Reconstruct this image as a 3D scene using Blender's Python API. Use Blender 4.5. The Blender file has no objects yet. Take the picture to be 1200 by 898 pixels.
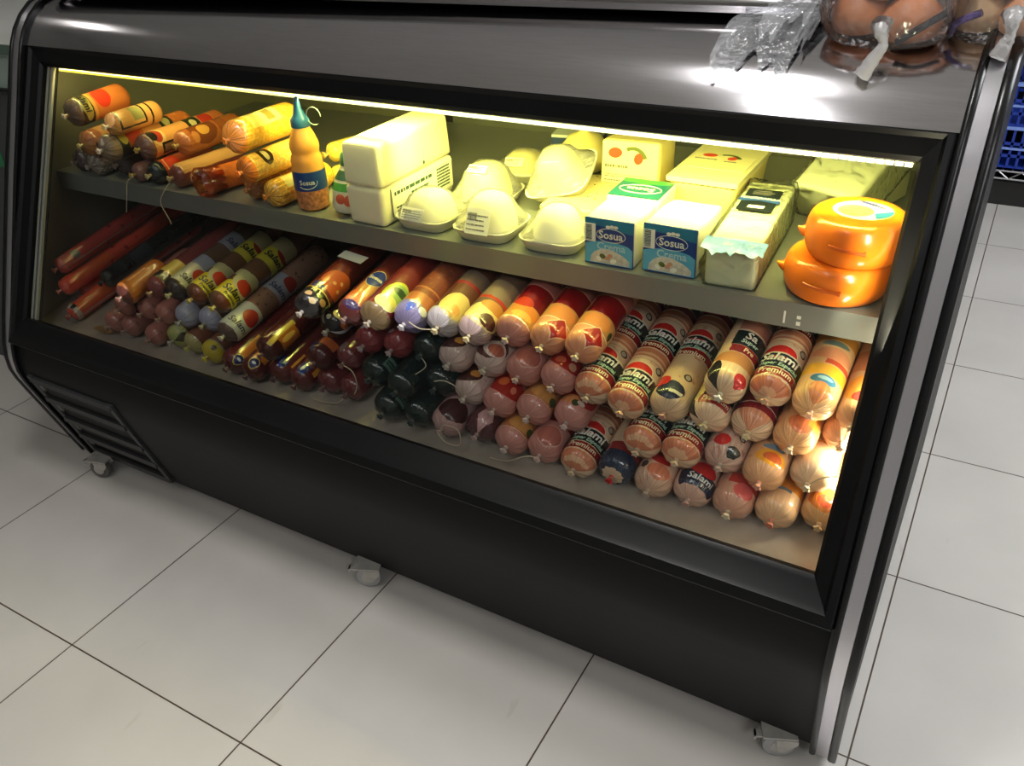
import bpy, bmesh, math, random
from mathutils import Matrix, Vector
random.seed(4)
C = bpy.context.scene.collection
SC = bpy.context.scene
PI = math.pi
R_ = math.radians

# ------------------------------------------------------------------ camera
cam = bpy.data.objects.new('camera', bpy.data.cameras.new('camera'))
C.objects.link(cam)
RIGHT = Vector((0.86528543, 0.49906786, -0.04703613))
UP = Vector((-0.23346430, 0.48425150, 0.84320514))
FWD = Vector((-0.44359389, 0.71863186, -0.53552999))
M = Matrix((RIGHT, UP, -FWD)).transposed().to_4x4()
M.translation = Vector((2.00009, -0.57304, 1.41203))
cam.matrix_world = M
cam.data.sensor_width = 36.0
cam.data.lens = 36.0 * 999.775 / 1200.0
cam.data.clip_start = 0.02
SC.camera = cam

# ------------------------------------------------------------------ view, world, lights
SC.view_settings.view_transform = 'Standard'
SC.view_settings.look = 'None'
SC.view_settings.gamma = 1.0
SC.view_settings.use_curve_mapping = False
SC.view_settings.exposure = 0.0
try:
    SC.cycles.use_denoising = True
    SC.cycles.max_bounces = 10
    SC.cycles.transparent_max_bounces = 16
    SC.cycles.sample_clamp_indirect = 4.0
except Exception:
    pass
W = bpy.data.worlds.new('world'); SC.world = W; W.use_nodes = True
W.node_tree.nodes['Background'].inputs[0].default_value = (0.75, 0.8, 0.9, 1)
W.node_tree.nodes['Background'].inputs[1].default_value = 0.25


def area(name, loc, direction, sx, sy, power, col, spread=180):
    l = bpy.data.lights.new(name, 'AREA')
    l.shape = 'RECTANGLE'; l.size = sx; l.size_y = sy; l.energy = power; l.color = col
    l.spread = R_(spread)
    o = bpy.data.objects.new(name, l); C.objects.link(o)
    d = Vector(direction).normalized()
    z = -d
    x = Vector((1, 0, 0)) if abs(z.x) < 0.9 else Vector((0, 1, 0))
    y = z.cross(x).normalized(); x = y.cross(z).normalized()
    m = Matrix((x, y, z)).transposed().to_4x4(); m.translation = Vector(loc)
    o.matrix_world = m
    return o


# ceiling lamps of the shop, followed by added fill lights
area('ceiling_or_fill_lamp', (1.22, 0.08, 2.78), (0, 0, -1), 0.20, 0.50, 15, (1.0, 0.98, 0.95), 125)
area('ceiling_or_fill_lamp', (-2.2, 0.30, 2.78), (0, 0, -1), 0.22, 0.30, 1.3, (1.0, 0.96, 0.9))
area('ceiling_or_fill_lamp', (3.5, 1.6, 2.78), (0, 0, -1), 1.2, 1.8, 112, (0.95, 0.97, 1.0))
area('ceiling_or_fill_lamp', (1.24, -1.25, 2.78), (0, 0, -1), 0.20, 1.7, 9, (1.0, 0.98, 0.96), 150)
area('ceiling_or_fill_lamp', (3.3, -1.7, 2.78), (-0.25, 0.2, -1), 0.9, 0.6, 26, (0.98, 0.98, 1.0), 130)  # added fill light for the product fronts and the floor
area('ceiling_or_fill_lamp', (0.1, -1.5, 2.78), (0, 0.25, -1), 0.3, 0.3, 4.5, (1.0, 0.97, 0.92), 120)  # added fill light to lift the dark lower end of the case
# LED strips inside the case: along the top edge behind the glass frame, and down one end
LEDY, LEDZ = 0.674, 1.027
area('led_light', (0.38, LEDY, LEDZ), (0, 0.25, -1), 0.68, 0.012, 1.9, (1.0, 0.84, 0.32))
area('led_light', (1.02, LEDY, LEDZ), (0, 0.25, -1), 0.58, 0.012, 10.0, (1.0, 0.92, 0.20))
area('led_light', (1.60, LEDY, LEDZ), (0, 0.25, -1), 0.56, 0.012, 8.6, (1.0, 0.92, 0.26))
area('led_light', (1.912, 0.545, 0.74), (-1, 0.35, 0), 0.014, 0.48, 3.2, (1.0, 0.93, 0.62))


# ------------------------------------------------------------------ materials
def srgb(c):
    def f(x):
        x /= 255.0
        return x / 12.92 if x <= 0.04045 else ((x + 0.055) / 1.055) ** 2.4
    return (f(c[0]), f(c[1]), f(c[2]), 1.0)


MATS = {}


def mat(name, col, rough=0.5, metal=0.0, spec=0.5, coat=0.0, bump=0.0, bscale=60.0, vary=0.0, vscale=8.0,
        emit=0.0, trans=0.0, stretch=None, sss=0.0):
    if name in MATS:
        return MATS[name]
    m = bpy.data.materials.new(name); m.use_nodes = True
    nt = m.node_tree; N = nt.nodes; L = nt.links
    b = N['Principled BSDF']
    b.inputs['Base Color'].default_value = srgb(col)
    b.inputs['Roughness'].default_value = rough
    b.inputs['Metallic'].default_value = metal
    b.inputs['Specular IOR Level'].default_value = spec
    b.inputs['Coat Weight'].default_value = coat
    b.inputs['Coat Roughness'].default_value = 0.08
    if emit:
        b.inputs['Emission Color'].default_value = srgb(col)
        b.inputs['Emission Strength'].default_value = emit
    if trans:
        b.inputs['Transmission Weight'].default_value = trans
    if vary or bump:
        tc = N.new('ShaderNodeTexCoord'); mp = N.new('ShaderNodeMapping')
        L.new(tc.outputs['Object'], mp.inputs[0])
        if stretch:
            mp.inputs['Scale'].default_value = stretch
        if vary:
            nz = N.new('ShaderNodeTexNoise'); nz.inputs['Scale'].default_value = vscale
            nz.inputs['Detail'].default_value = 5
            L.new(mp.outputs[0], nz.inputs['Vector'])
            hsv = N.new('ShaderNodeHueSaturation'); hsv.inputs['Color'].default_value = srgb(col)
            mr = N.new('ShaderNodeMapRange'); mr.inputs[1].default_value = 0.3; mr.inputs[2].default_value = 0.7
            mr.inputs[3].default_value = 1 - vary; mr.inputs[4].default_value = 1 + vary
            L.new(nz.outputs[0], mr.inputs[0]); L.new(mr.outputs[0], hsv.inputs['Value'])
            L.new(hsv.outputs[0], b.inputs['Base Color'])
        if bump:
            n2 = N.new('ShaderNodeTexNoise'); n2.inputs['Scale'].default_value = bscale
            n2.inputs['Detail'].default_value = 4
            L.new(mp.outputs[0], n2.inputs['Vector'])
            bp = N.new('ShaderNodeBump'); bp.inputs['Strength'].default_value = bump
            bp.inputs['Distance'].default_value = 0.004
            L.new(n2.outputs[0], bp.inputs['Height']); L.new(bp.outputs[0], b.inputs['Normal'])
    MATS[name] = m
    return m


def clear_film(name, tint=(250, 250, 250), gloss=0.12, rough=0.12, haze=0.0, bump=0.6, bscale=60, ior=1.45):
    """thin clear plastic or glass: see-through with a fresnel sheen"""
    if name in MATS:
        return MATS[name]
    m = bpy.data.materials.new(name); m.use_nodes = True
    nt = m.node_tree; N = nt.nodes; L = nt.links
    N.remove(N['Principled BSDF']); out = N['Material Output']
    t = N.new('ShaderNodeBsdfTransparent'); t.inputs[0].default_value = srgb(tint)
    g = N.new('ShaderNodeBsdfGlossy'); g.inputs['Roughness'].default_value = rough
    fr = N.new('ShaderNodeFresnel'); fr.inputs['IOR'].default_value = ior
    ad = N.new('ShaderNodeMath'); ad.operation = 'ADD'; ad.inputs[1].default_value = gloss
    L.new(fr.outputs[0], ad.inputs[0])
    mx = N.new('ShaderNodeMixShader'); L.new(ad.outputs[0], mx.inputs[0])
    base = t.outputs[0]
    if haze:
        d = N.new('ShaderNodeBsdfDiffuse'); d.inputs[0].default_value = srgb((235, 238, 242))
        m2 = N.new('ShaderNodeMixShader'); m2.inputs[0].default_value = haze
        L.new(t.outputs[0], m2.inputs[1]); L.new(d.outputs[0], m2.inputs[2]); base = m2.outputs[0]
    L.new(base, mx.inputs[1]); L.new(g.outputs[0], mx.inputs[2]); L.new(mx.outputs[0], out.inputs[0])
    if bump:
        nz = N.new('ShaderNodeTexNoise'); nz.inputs['Scale'].default_value = bscale; nz.inputs['Detail'].default_value = 3
        tc = N.new('ShaderNodeTexCoord'); L.new(tc.outputs['Object'], nz.inputs['Vector'])
        bp = N.new('ShaderNodeBump'); bp.inputs['Strength'].default_value = bump; bp.inputs['Distance'].default_value = 0.01
        L.new(nz.outputs[0], bp.inputs['Height']); L.new(bp.outputs[0], g.inputs['Normal']); L.new(bp.outputs[0], fr.inputs['Normal'])
    MATS[name] = m
    return m


def printed(name, base, layers, rough=0.28, wob=0.0018, streak=0.0, mottle=None, R=0.033, coat=0.6, spec=0.5):
    """casing film printed with bands, ovals and boxes laid out in metres on the UV map
       u = around the casing (0 on top), v = along it from the tied tip"""
    key = 'printed_' + name
    if key in MATS:
        return MATS[key]
    m = bpy.data.materials.new(key); m.use_nodes = True
    nt = m.node_tree; N = nt.nodes; L = nt.links
    b = N['Principled BSDF']
    b.inputs['Roughness'].default_value = rough; b.inputs['Coat Weight'].default_value = coat
    b.inputs['Coat Roughness'].default_value = 0.07; b.inputs['Specular IOR Level'].default_value = spec
    uv = N.new('ShaderNodeUVMap'); uv.uv_map = 'print'
    vec = uv.outputs[0]
    nz = N.new('ShaderNodeTexNoise'); nz.inputs['Scale'].default_value = 90; nz.inputs['Detail'].default_value = 2
    L.new(vec, nz.inputs['Vector'])
    s1 = N.new('ShaderNodeVectorMath'); s1.operation = 'SUBTRACT'; s1.inputs[1].default_value = (0.5, 0.5, 0.5)
    L.new(nz.outputs['Color'], s1.inputs[0])
    s2 = N.new('ShaderNodeVectorMath'); s2.operation = 'SCALE'; s2.inputs['Scale'].default_value = wob * 2
    L.new(s1.outputs[0], s2.inputs[0])
    s3 = N.new('ShaderNodeVectorMath'); s3.operation = 'ADD'
    L.new(vec, s3.inputs[0]); L.new(s2.outputs[0], s3.inputs[1])
    wv = s3.outputs[0]
    rgb = N.new('ShaderNodeRGB'); rgb.outputs[0].default_value = srgb(base)
    cur = rgb.outputs[0]

    def mixin(fac, col):
        nonlocal cur
        mx = N.new('ShaderNodeMix'); mx.data_type = 'RGBA'
        if isinstance(fac, float):
            mx.inputs[0].default_value = fac
        else:
            L.new(fac, mx.inputs[0])
        L.new(cur, mx.inputs[6]); mx.inputs[7].default_value = srgb(col)
        cur = mx.outputs[2]

    def centred(src, u, v, hu, hv):
        a = N.new('ShaderNodeVectorMath'); a.operation = 'SUBTRACT'; a.inputs[1].default_value = (u, v, 0)
        L.new(src, a.inputs[0])
        c = N.new('ShaderNodeVectorMath'); c.operation = 'MULTIPLY'; c.inputs[1].default_value = (1 / hu, 1 / hv, 0)
        L.new(a.outputs[0], c.inputs[0])
        return c.outputs[0]

    def less(val, t):
        q = N.new('ShaderNodeMath'); q.operation = 'LESS_THAN'; q.inputs[1].default_value = t
        L.new(val, q.inputs[0]); return q.outputs[0]

    if mottle:
        sc, th, col = mottle
        n3 = N.new('ShaderNodeTexNoise'); n3.inputs['Scale'].default_value = sc; n3.inputs['Detail'].default_value = 4
        L.new(vec, n3.inputs['Vector'])
        q = N.new('ShaderNodeMapRange'); q.inputs[1].default_value = th; q.inputs[2].default_value = th + 0.06
        L.new(n3.outputs[0], q.inputs[0]); mixin(q.outputs[0], col)
    for l in layers:
        if l[0] == 'b':
            cc = centred(wv, 0, (l[1] + l[2]) / 2, 1e3, (l[2] - l[1]) / 2)
            ab = N.new('ShaderNodeVectorMath'); ab.operation = 'ABSOLUTE'; L.new(cc, ab.inputs[0])
            sp = N.new('ShaderNodeSeparateXYZ'); L.new(ab.outputs[0], sp.inputs[0])
            mixin(less(sp.outputs[1], 1.0), l[3])
        elif l[0] == 'e':
            cc = centred(wv, l[1], l[2], l[3], l[4])
            ln = N.new('ShaderNodeVectorMath'); ln.operation = 'LENGTH'; L.new(cc, ln.inputs[0])
            mixin(less(ln.outputs['Value'], 1.0), l[5])
        elif l[0] == 'r':
            cc = centred(wv, l[1], l[2], l[3], l[4])
            ab = N.new('ShaderNodeVectorMath'); ab.operation = 'ABSOLUTE'; L.new(cc, ab.inputs[0])
            sp = N.new('ShaderNodeSeparateXYZ'); L.new(ab.outputs[0], sp.inputs[0])
            mxm = N.new('ShaderNodeMath'); mxm.operation = 'MAXIMUM'
            L.new(sp.outputs[0], mxm.inputs[0]); L.new(sp.outputs[1], mxm.inputs[1])
            mixin(less(mxm.outputs[0], 1.0), l[5])
        elif l[0] == 'd':      # diamond
            cc = centred(wv, l[1], l[2], l[3], l[4])
            ab = N.new('ShaderNodeVectorMath'); ab.operation = 'ABSOLUTE'; L.new(cc, ab.inputs[0])
            sp = N.new('ShaderNodeSeparateXYZ'); L.new(ab.outputs[0], sp.inputs[0])
            mxm = N.new('ShaderNodeMath'); mxm.operation = 'ADD'
            L.new(sp.outputs[0], mxm.inputs[0]); L.new(sp.outputs[1], mxm.inputs[1])
            mixin(less(mxm.outputs[0], 1.0), l[5])
    # gathers of the film: fine darker streaks running into the tip
    mp = N.new('ShaderNodeMapping'); mp.inputs['Scale'].default_value = (230, 9, 1); L.new(vec, mp.inputs[0])
    n4 = N.new('ShaderNodeTexNoise'); n4.inputs['Scale'].default_value = 1.0; n4.inputs['Detail'].default_value = 3
    L.new(mp.outputs[0], n4.inputs['Vector'])
    sp = N.new('ShaderNodeSeparateXYZ'); L.new(vec, sp.inputs[0])
    near = N.new('ShaderNodeMapRange'); near.inputs[1].default_value = 0.045; near.inputs[2].default_value = 0.006
    near.inputs[3].default_value = 0.06; near.inputs[4].default_value = 1.0
    L.new(sp.outputs[1], near.inputs[0])
    if streak:
        k = N.new('ShaderNodeMapRange'); k.inputs[1].default_value = 0.35; k.inputs[2].default_value = 0.65
        k.inputs[3].default_value = -1; k.inputs[4].default_value = 1; L.new(n4.outputs[0], k.inputs[0])
        k2 = N.new('ShaderNodeMath'); k2.operation = 'MULTIPLY'; L.new(k.outputs[0], k2.inputs[0]); L.new(near.outputs[0], k2.inputs[1])
        k3 = N.new('ShaderNodeMath'); k3.operation = 'MULTIPLY_ADD'; k3.inputs[1].default_value = streak; k3.inputs[2].default_value = 1.0
        L.new(k2.outputs[0], k3.inputs[0])
        hv = N.new('ShaderNodeHueSaturation'); L.new(cur, hv.inputs['Color']); L.new(k3.outputs[0], hv.inputs['Value'])
        cur = hv.outputs[0]
    L.new(cur, b.inputs['Base Color'])
    bp = N.new('ShaderNodeBump'); bp.inputs['Distance'].default_value = 0.0025
    L.new(near.outputs[0], bp.inputs['Strength']); L.new(n4.outputs[0], bp.inputs['Height'])
    L.new(bp.outputs[0], b.inputs['Normal'])
    MATS[key] = m
    return m


# ------------------------------------------------------------------ mesh helpers
def obj(name, bm, material, parent=None, smooth=True, angle=40, loc=None):
    me = bpy.data.meshes.new(name)
    bmesh.ops.recalc_face_normals(bm, faces=bm.faces)
    bm.to_mesh(me); bm.free()
    if material is not None:
        me.materials.append(material)
    if smooth:
        for p in me.polygons:
            p.use_smooth = True
        try:
            me.set_sharp_from_angle(angle=R_(angle))
        except Exception:
            pass
    o = bpy.data.objects.new(name, me); C.objects.link(o)
    if parent is not None:
        o.parent = parent
    if loc:
        o.location = loc
    return o


def tag(o, label, cat, group=None, kind=None):
    o['label'] = label; o['category'] = cat
    if group:
        o['group'] = group
    if kind:
        o['kind'] = kind
    return o


def thing(name, label, cat, group=None, m=None):
    o = bpy.data.objects.new(name, None); C.objects.link(o)
    o.empty_display_size = 0.02
    if m is not None:
        o.matrix_world = m
    return tag(o, label, cat, group)


def add_box(bm, lo, hi, m=None):
    vs = [bm.verts.new((x, y, z)) for z in (lo[2], hi[2]) for y in (lo[1], hi[1]) for x in (lo[0], hi[0])]
    for f in ((0, 1, 3, 2), (4, 6, 7, 5), (0, 4, 5, 1), (2, 3, 7, 6), (0, 2, 6, 4), (1, 5, 7, 3)):
        bm.faces.new([vs[i] for i in f])
    if m is not None:
        for v in vs:
            v.co = m @ v.co
    return vs


def bevel(bm, w, seg=2, angle=30):
    es = [e for e in bm.edges if len(e.link_faces) == 2 and e.calc_face_angle(0) > R_(angle)]
    bmesh.ops.bevel(bm, geom=es, offset=w, segments=seg, affect='EDGES', profile=0.6, clamp_overlap=True)


def box(lo, hi, bv=0.0, seg=2):
    bm = bmesh.new(); add_box(bm, lo, hi)
    if bv:
        bevel(bm, bv, seg)
    return bm


def prism_x(bm, poly, x0, x1):
    a = [bm.verts.new((x0, y, z)) for y, z in poly]; b = [bm.verts.new((x1, y, z)) for y, z in poly]
    n = len(poly)
    for i in range(n):
        bm.faces.new((a[i], a[(i + 1) % n], b[(i + 1) % n], b[i]))
    bm.faces.new(list(reversed(a))); bm.faces.new(b)


def add_tube(bm, pts, r, seg=8, caps=True):
    pts = [Vector(p) for p in pts]; rings = []
    rad = r if isinstance(r, (list, tuple)) else [r] * len(pts)
    t0 = (pts[1] - pts[0]).normalized()
    up = Vector((0, 0, 1)) if abs(t0.z) < 0.9 else Vector((1, 0, 0))
    x = t0.cross(up).normalized()
    for i, p in enumerate(pts):
        t = (pts[min(i + 1, len(pts) - 1)] - pts[max(i - 1, 0)]).normalized()
        x = (x - t * x.dot(t)).normalized(); y = t.cross(x)
        rings.append([bm.verts.new(p + (x * math.cos(2 * PI * k / seg) + y * math.sin(2 * PI * k / seg)) * rad[i]) for k in range(seg)])
    for a, b in zip(rings, rings[1:]):
        for k in range(seg):
            bm.faces.new((a[k], a[(k + 1) % seg], b[(k + 1) % seg], b[k]))
    if caps:
        bm.faces.new(rings[0]); bm.faces.new(list(reversed(rings[-1])))


def smooth_path(pts, n=6):
    P = [Vector(p) for p in pts]; out = []
    for i in range(len(P) - 1):
        p0 = P[max(i - 1, 0)]; p1 = P[i]; p2 = P[i + 1]; p3 = P[min(i + 2, len(P) - 1)]
        for k in range(n):
            t = k / n
            out.append(0.5 * ((2 * p1) + (p2 - p0) * t + (2 * p0 - 5 * p1 + 4 * p2 - p3) * t * t + (3 * p1 - p0 - 3 * p2 + p3) * t ** 3))
    out.append(P[-1])
    return out


def add_lathe(bm, prof, seg=32, axis='z', sx=1.0, sy=1.0, power=2.0, m=None, uvname=None, uvR=None):
    """prof = [(r, h)]; superellipse section when power > 2"""
    rings = []
    for r, h in prof:
        ring = []
        if r < 1e-6:
            ring = [bm.verts.new((0, 0, h) if axis == 'z' else (0, h, 0))]
        else:
            for k in range(seg):
                a = 2 * PI * k / seg
                c, s = math.cos(a), math.sin(a)
                if power != 2:
                    c = math.copysign(abs(c) ** (2 / power), c); s = math.copysign(abs(s) ** (2 / power), s)
                if axis == 'z':
                    ring.append(bm.verts.new((r * c * sx, r * s * sy, h)))
                else:
                    ring.append(bm.verts.new((r * s * sx, h, r * c * sy)))
        rings.append(ring)
    fs = []
    for a, b in zip(rings, rings[1:]):
        if len(a) == 1 and len(b) == 1:
            continue
        for k in range(seg):
            k2 = (k + 1) % seg
            if len(a) == 1:
                fs.append(bm.faces.new((a[0], b[k2], b[k])))
            elif len(b) == 1:
                fs.append(bm.faces.new((a[k], a[k2], b[0])))
            else:
                fs.append(bm.faces.new((a[k], a[k2], b[k2], b[k])))
    for ring in (rings[0], rings[-1]):
        if len(ring) > 2:
            bm.faces.new(ring)
    if m is not None:
        for ring in rings:
            for v in ring:
                v.co = m @ v.co
    return rings


FONTCACHE = {}


def text_bm(txt, size, bold=0.0, shear=0.0, step=0.0028, align='CENTER'):
    """flat triangulated outline of a word, centred at the origin, cut into narrow strips so it can be bent"""
    key = (txt, size, bold, shear, align)
    if key not in FONTCACHE:
        cu = bpy.data.curves.new('word', 'FONT'); cu.body = txt; cu.size = size; cu.align_x = align; cu.align_y = 'CENTER'
        cu.resolution_u = 2; cu.offset = bold; cu.shear = shear
        o = bpy.data.objects.new('word', cu); C.objects.link(o)
        dg = bpy.context.evaluated_depsgraph_get(); dg.update()
        ev = o.evaluated_get(dg); me = ev.to_mesh()
        FONTCACHE[key] = ([tuple(v.co) for v in me.vertices], [tuple(p.vertices) for p in me.polygons])
        ev.to_mesh_clear(); bpy.data.objects.remove(o); bpy.data.curves.remove(cu)
    vs, fs = FONTCACHE[key]
    bm = bmesh.new()
    V = [bm.verts.new(v) for v in vs]
    for f in fs:
        try:
            bm.faces.new([V[i] for i in f])
        except Exception:
            pass
    if step and vs:
        x0 = min(v[0] for v in vs); x1 = max(v[0] for v in vs)
        x = x0 + step
        while x < x1:
            bmesh.ops.bisect_plane(bm, geom=bm.verts[:] + bm.edges[:] + bm.faces[:], plane_co=(x, 0, 0), plane_no=(1, 0, 0))
            x += step
    return bm


def flat_text(parent, name, txt, size, material, m, bold=0.0, shear=0.0, align='CENTER'):
    bm = text_bm(txt, size, bold, shear, step=0, align=align)
    o = obj(name, bm, material, parent, smooth=False)
    o.matrix_local = m
    return o


# ------------------------------------------------------------------ the shop: floor, walls, ceiling
def floor_material():
    m = bpy.data.materials.new('porcelain_tiles'); m.use_nodes = True
    nt = m.node_tree; N = nt.nodes; L = nt.links; b = N['Principled BSDF']
    tc = N.new('ShaderNodeTexCoord'); sp = N.new('ShaderNodeSeparateXYZ'); L.new(tc.outputs['Object'], sp.inputs[0])
    ds = []
    for i in (0, 1):
        pp = N.new('ShaderNodeMath'); pp.operation = 'PINGPONG'; pp.inputs[1].default_value = 0.25
        L.new(sp.outputs[i], pp.inputs[0]); ds.append(pp.outputs[0])
    mn = N.new('ShaderNodeMath'); mn.operation = 'MINIMUM'; L.new(ds[0], mn.inputs[0]); L.new(ds[1], mn.inputs[1])
    lt = N.new('ShaderNodeMath'); lt.operation = 'LESS_THAN'; lt.inputs[1].default_value = 0.0017; L.new(mn.outputs[0], lt.inputs[0])
    # each tile a shade of its own
    sn = N.new('ShaderNodeVectorMath'); sn.operation = 'SNAP'; sn.inputs[1].default_value = (0.5, 0.5, 0.5); L.new(tc.outputs['Object'], sn.inputs[0])
    wn = N.new('ShaderNodeTexWhiteNoise'); L.new(sn.outputs[0], wn.inputs['Vector'])
    nz = N.new('ShaderNodeTexNoise'); nz.inputs['Scale'].default_value = 3.5; nz.inputs['Detail'].default_value = 6; L.new(tc.outputs['Object'], nz.inputs['Vector'])
    ad = N.new('ShaderNodeMath'); ad.operation = 'MULTIPLY_ADD'; ad.inputs[1].default_value = 0.06; L.new(wn.outputs[0], ad.inputs[0])
    m1 = N.new('ShaderNodeMapRange'); m1.inputs[1].default_value = 0.3; m1.inputs[2].default_value = 0.7; m1.inputs[3].default_value = 0.88; m1.inputs[4].default_value = 1.0
    L.new(nz.outputs[0], m1.inputs[0]); L.new(m1.outputs[0], ad.inputs[2])
    hsv = N.new('ShaderNodeHueSaturation'); hsv.inputs['Color'].default_value = srgb((180, 176, 170)); L.new(ad.outputs[0], hsv.inputs['Value'])
    # scuff marks
    mp = N.new('ShaderNodeMapping'); mp.inputs['Rotation'].default_value = (0, 0, 0.7); mp.inputs['Scale'].default_value = (9, 3.2, 1); L.new(tc.outputs['Object'], mp.inputs[0])
    n2 = N.new('ShaderNodeTexNoise'); n2.inputs['Scale'].default_value = 1.7; n2.inputs['Detail'].default_value = 3; L.new(mp.outputs[0], n2.inputs['Vector'])
    sc = N.new('ShaderNodeMapRange'); sc.inputs[1].default_value = 0.70; sc.inputs[2].default_value = 0.80; sc.inputs[4].default_value = 0.35; L.new(n2.outputs[0], sc.inputs[0])
    mxs = N.new('ShaderNodeMix'); mxs.data_type = 'RGBA'; L.new(sc.outputs[0], mxs.inputs[0]); L.new(hsv.outputs[0], mxs.inputs[6]); mxs.inputs[7].default_value = srgb((120, 95, 75))
    mx = N.new('ShaderNodeMix'); mx.data_type = 'RGBA'; L.new(lt.outputs[0], mx.inputs[0]); L.new(mxs.outputs[2], mx.inputs[6]); mx.inputs[7].default_value = srgb((70, 58, 50))
    L.new(mx.outputs[2], b.inputs['Base Color']); b.inputs['Roughness'].default_value = 0.32; b.inputs['Specular IOR Level'].default_value = 0.45
    bp = N.new('ShaderNodeBump'); bp.inputs['Strength'].default_value = 0.4; bp.inputs['Distance'].default_value = 0.002; bp.invert = True
    L.new(lt.outputs[0], bp.inputs['Height']); L.new(bp.outputs[0], b.inputs['Normal'])
    return m


X0, X1, Y0, Y1, ZC = -2.6, 4.6, -3.2, 4.3, 2.8
wall_m = mat('painted_wall', (222, 222, 216), 0.7, vary=0.04, vscale=2)
dim_m = mat('shop_wall', (176, 174, 170), 0.75, vary=0.10, vscale=1.2)


def structure(name, bm, m):
    o = obj(name, bm, m, smooth=False); o['kind'] = 'structure'; return o


structure('floor', box((X0, Y0, -0.05), (X1, Y1, 0)), floor_material())
structure('ceiling', box((X0, Y0, ZC), (X1, Y1, ZC + 0.05)), mat('ceiling_paint', (226, 226, 224), 0.8, vary=0.03))
structure('wall_left', box((X0 - 0.05, Y0, 0), (X0, Y1, ZC)), mat('grey_wall', (150, 149, 146), 0.7, vary=0.05, vscale=2))
structure('wall_right', box((X1, Y0, 0), (X1 + 0.05, Y1, ZC)), wall_m)
structure('wall_back', box((X0, Y1, 0), (X1, Y1 + 0.05, ZC)), wall_m)
structure('wall_front', box((X0, Y0 - 0.05, 0), (X1, Y0, ZC)), dim_m)

# ------------------------------------------------------------------ display case
steel = mat('brushed_steel', (190, 188, 191), 0.13, 1.0, bump=0.012, bscale=5, stretch=(3, 60, 60), vary=0.05, vscale=6)
strip_steel = mat('strip_steel', (214, 212, 218), 0.28, 1.0, bump=0.02, bscale=8, stretch=(90, 3, 3))
black_gloss = mat('black_plastic', (9, 9, 10), 0.36, spec=0.2, vary=0.2, vscale=6)
black_panel = mat('black_panel', (15, 15, 16), 0.5, spec=0.16, vary=0.12, vscale=3)
rubber = mat('black_gasket', (10, 10, 11), 0.26, spec=0.4)
alu = mat('spacer_aluminium', (226, 226, 218), 0.45, 0.4)
inner_steel = mat('inner_steel', (150, 150, 132), 0.36, 0.5, bump=0.03, bscale=6, vary=0.08, vscale=3)
inner_dark = mat('inner_dark', (54, 50, 48), 0.42, 0.2, vary=0.18, vscale=5)
shelf_steel = mat('shelf_steel', (132, 136, 136), 0.38, 0.35, vary=0.04, vscale=5)
deck_m = mat('stained_deck', (168, 156, 146), 0.42, 0.15, vary=0.28, vscale=9, bump=0.05)
glass = clear_film('clear_glass', (246, 250, 247), 0.0, 0.015, bump=0)

XL, XR = -0.066, 1.982
PROFILE = [(0.459, 0.030), (0.441, 0.085), (0.412, 0.176), (0.385, 0.262), (0.368, 0.318), (0.362, 0.350), (0.364, 0.382), (0.372, 0.418),
           (0.396, 0.481), (0.453, 0.618), (0.532, 0.806), (0.600, 0.960), (0.634, 1.039), (0.650, 1.072), (0.668, 1.100), (0.692, 1.126),
           (0.722, 1.147), (0.760, 1.162), (0.82, 1.172), (0.90, 1.176)]
BACK = 1.46


def normals(poly):
    out = []
    for i in range(len(poly)):
        a = poly[max(i - 1, 0)]; b = poly[min(i + 1, len(poly) - 1)]
        t = Vector((b[0] - a[0], b[1] - a[1])).normalized(); out.append(Vector((-t.y, t.x)))
    return out


NRM = normals(PROFILE)


def offset(poly, d):
    nn = normals(poly)
    return [(p[0] + n.x * d, p[1] + n.y * d) for p, n in zip(poly, nn)]


def sweep(bm, poly, x0, x1, up, dn, e=0.002):
    sec = [(x0, -dn), (x0, up * 0.5), (x0 + e, up), (x1 - e, up), (x1, up * 0.5), (x1, -dn)]
    nn = normals(poly); rings = []
    for p, n in zip(poly, nn):
        rings.append([bm.verts.new((x, p[0] + n.x * h, p[1] + n.y * h)) for x, h in sec])
    for a, b in zip(rings, rings[1:]):
        for k in range(len(sec)):
            k2 = (k + 1) % len(sec); bm.faces.new((a[k], a[k2], b[k2], b[k]))
    bm.faces.new(rings[0]); bm.faces.new(list(reversed(rings[-1])))


case = thing('deli_display_case', 'black and steel refrigerated deli counter with slanted glass front on tiled floor', 'display case')

# end panels, each with a steel strip between two black gaskets
prof_full = PROFILE + [(BACK, 1.176), (BACK, 0.030)]
for x0, x1, g1, st, g2 in ((-0.064, -0.030, (-0.066, -0.055), (-0.055, -0.031), (-0.031, -0.021)),
                           (1.946, 1.980, (1.969, 1.983), (1.948, 1.969), (1.937, 1.948))):
    bm = bmesh.new(); prism_x(bm, offset(PROFILE, -0.004) + [(BACK, 1.172), (BACK, 0.034)], x0, x1)
    ep = obj('end_panel', bm, black_panel, case, smooth=False)
    bm = bmesh.new(); sweep(bm, PROFILE, st[0], st[1], 0.001, 0.012, 0.0005); obj('steel_strip', bm, strip_steel, ep)
    for g in (g1, g2):
        bm = bmesh.new(); sweep(bm, PROFILE, g[0], g[1], 0.005, 0.012, 0.003); obj('edge_gasket', bm, rubber, ep)

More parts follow.
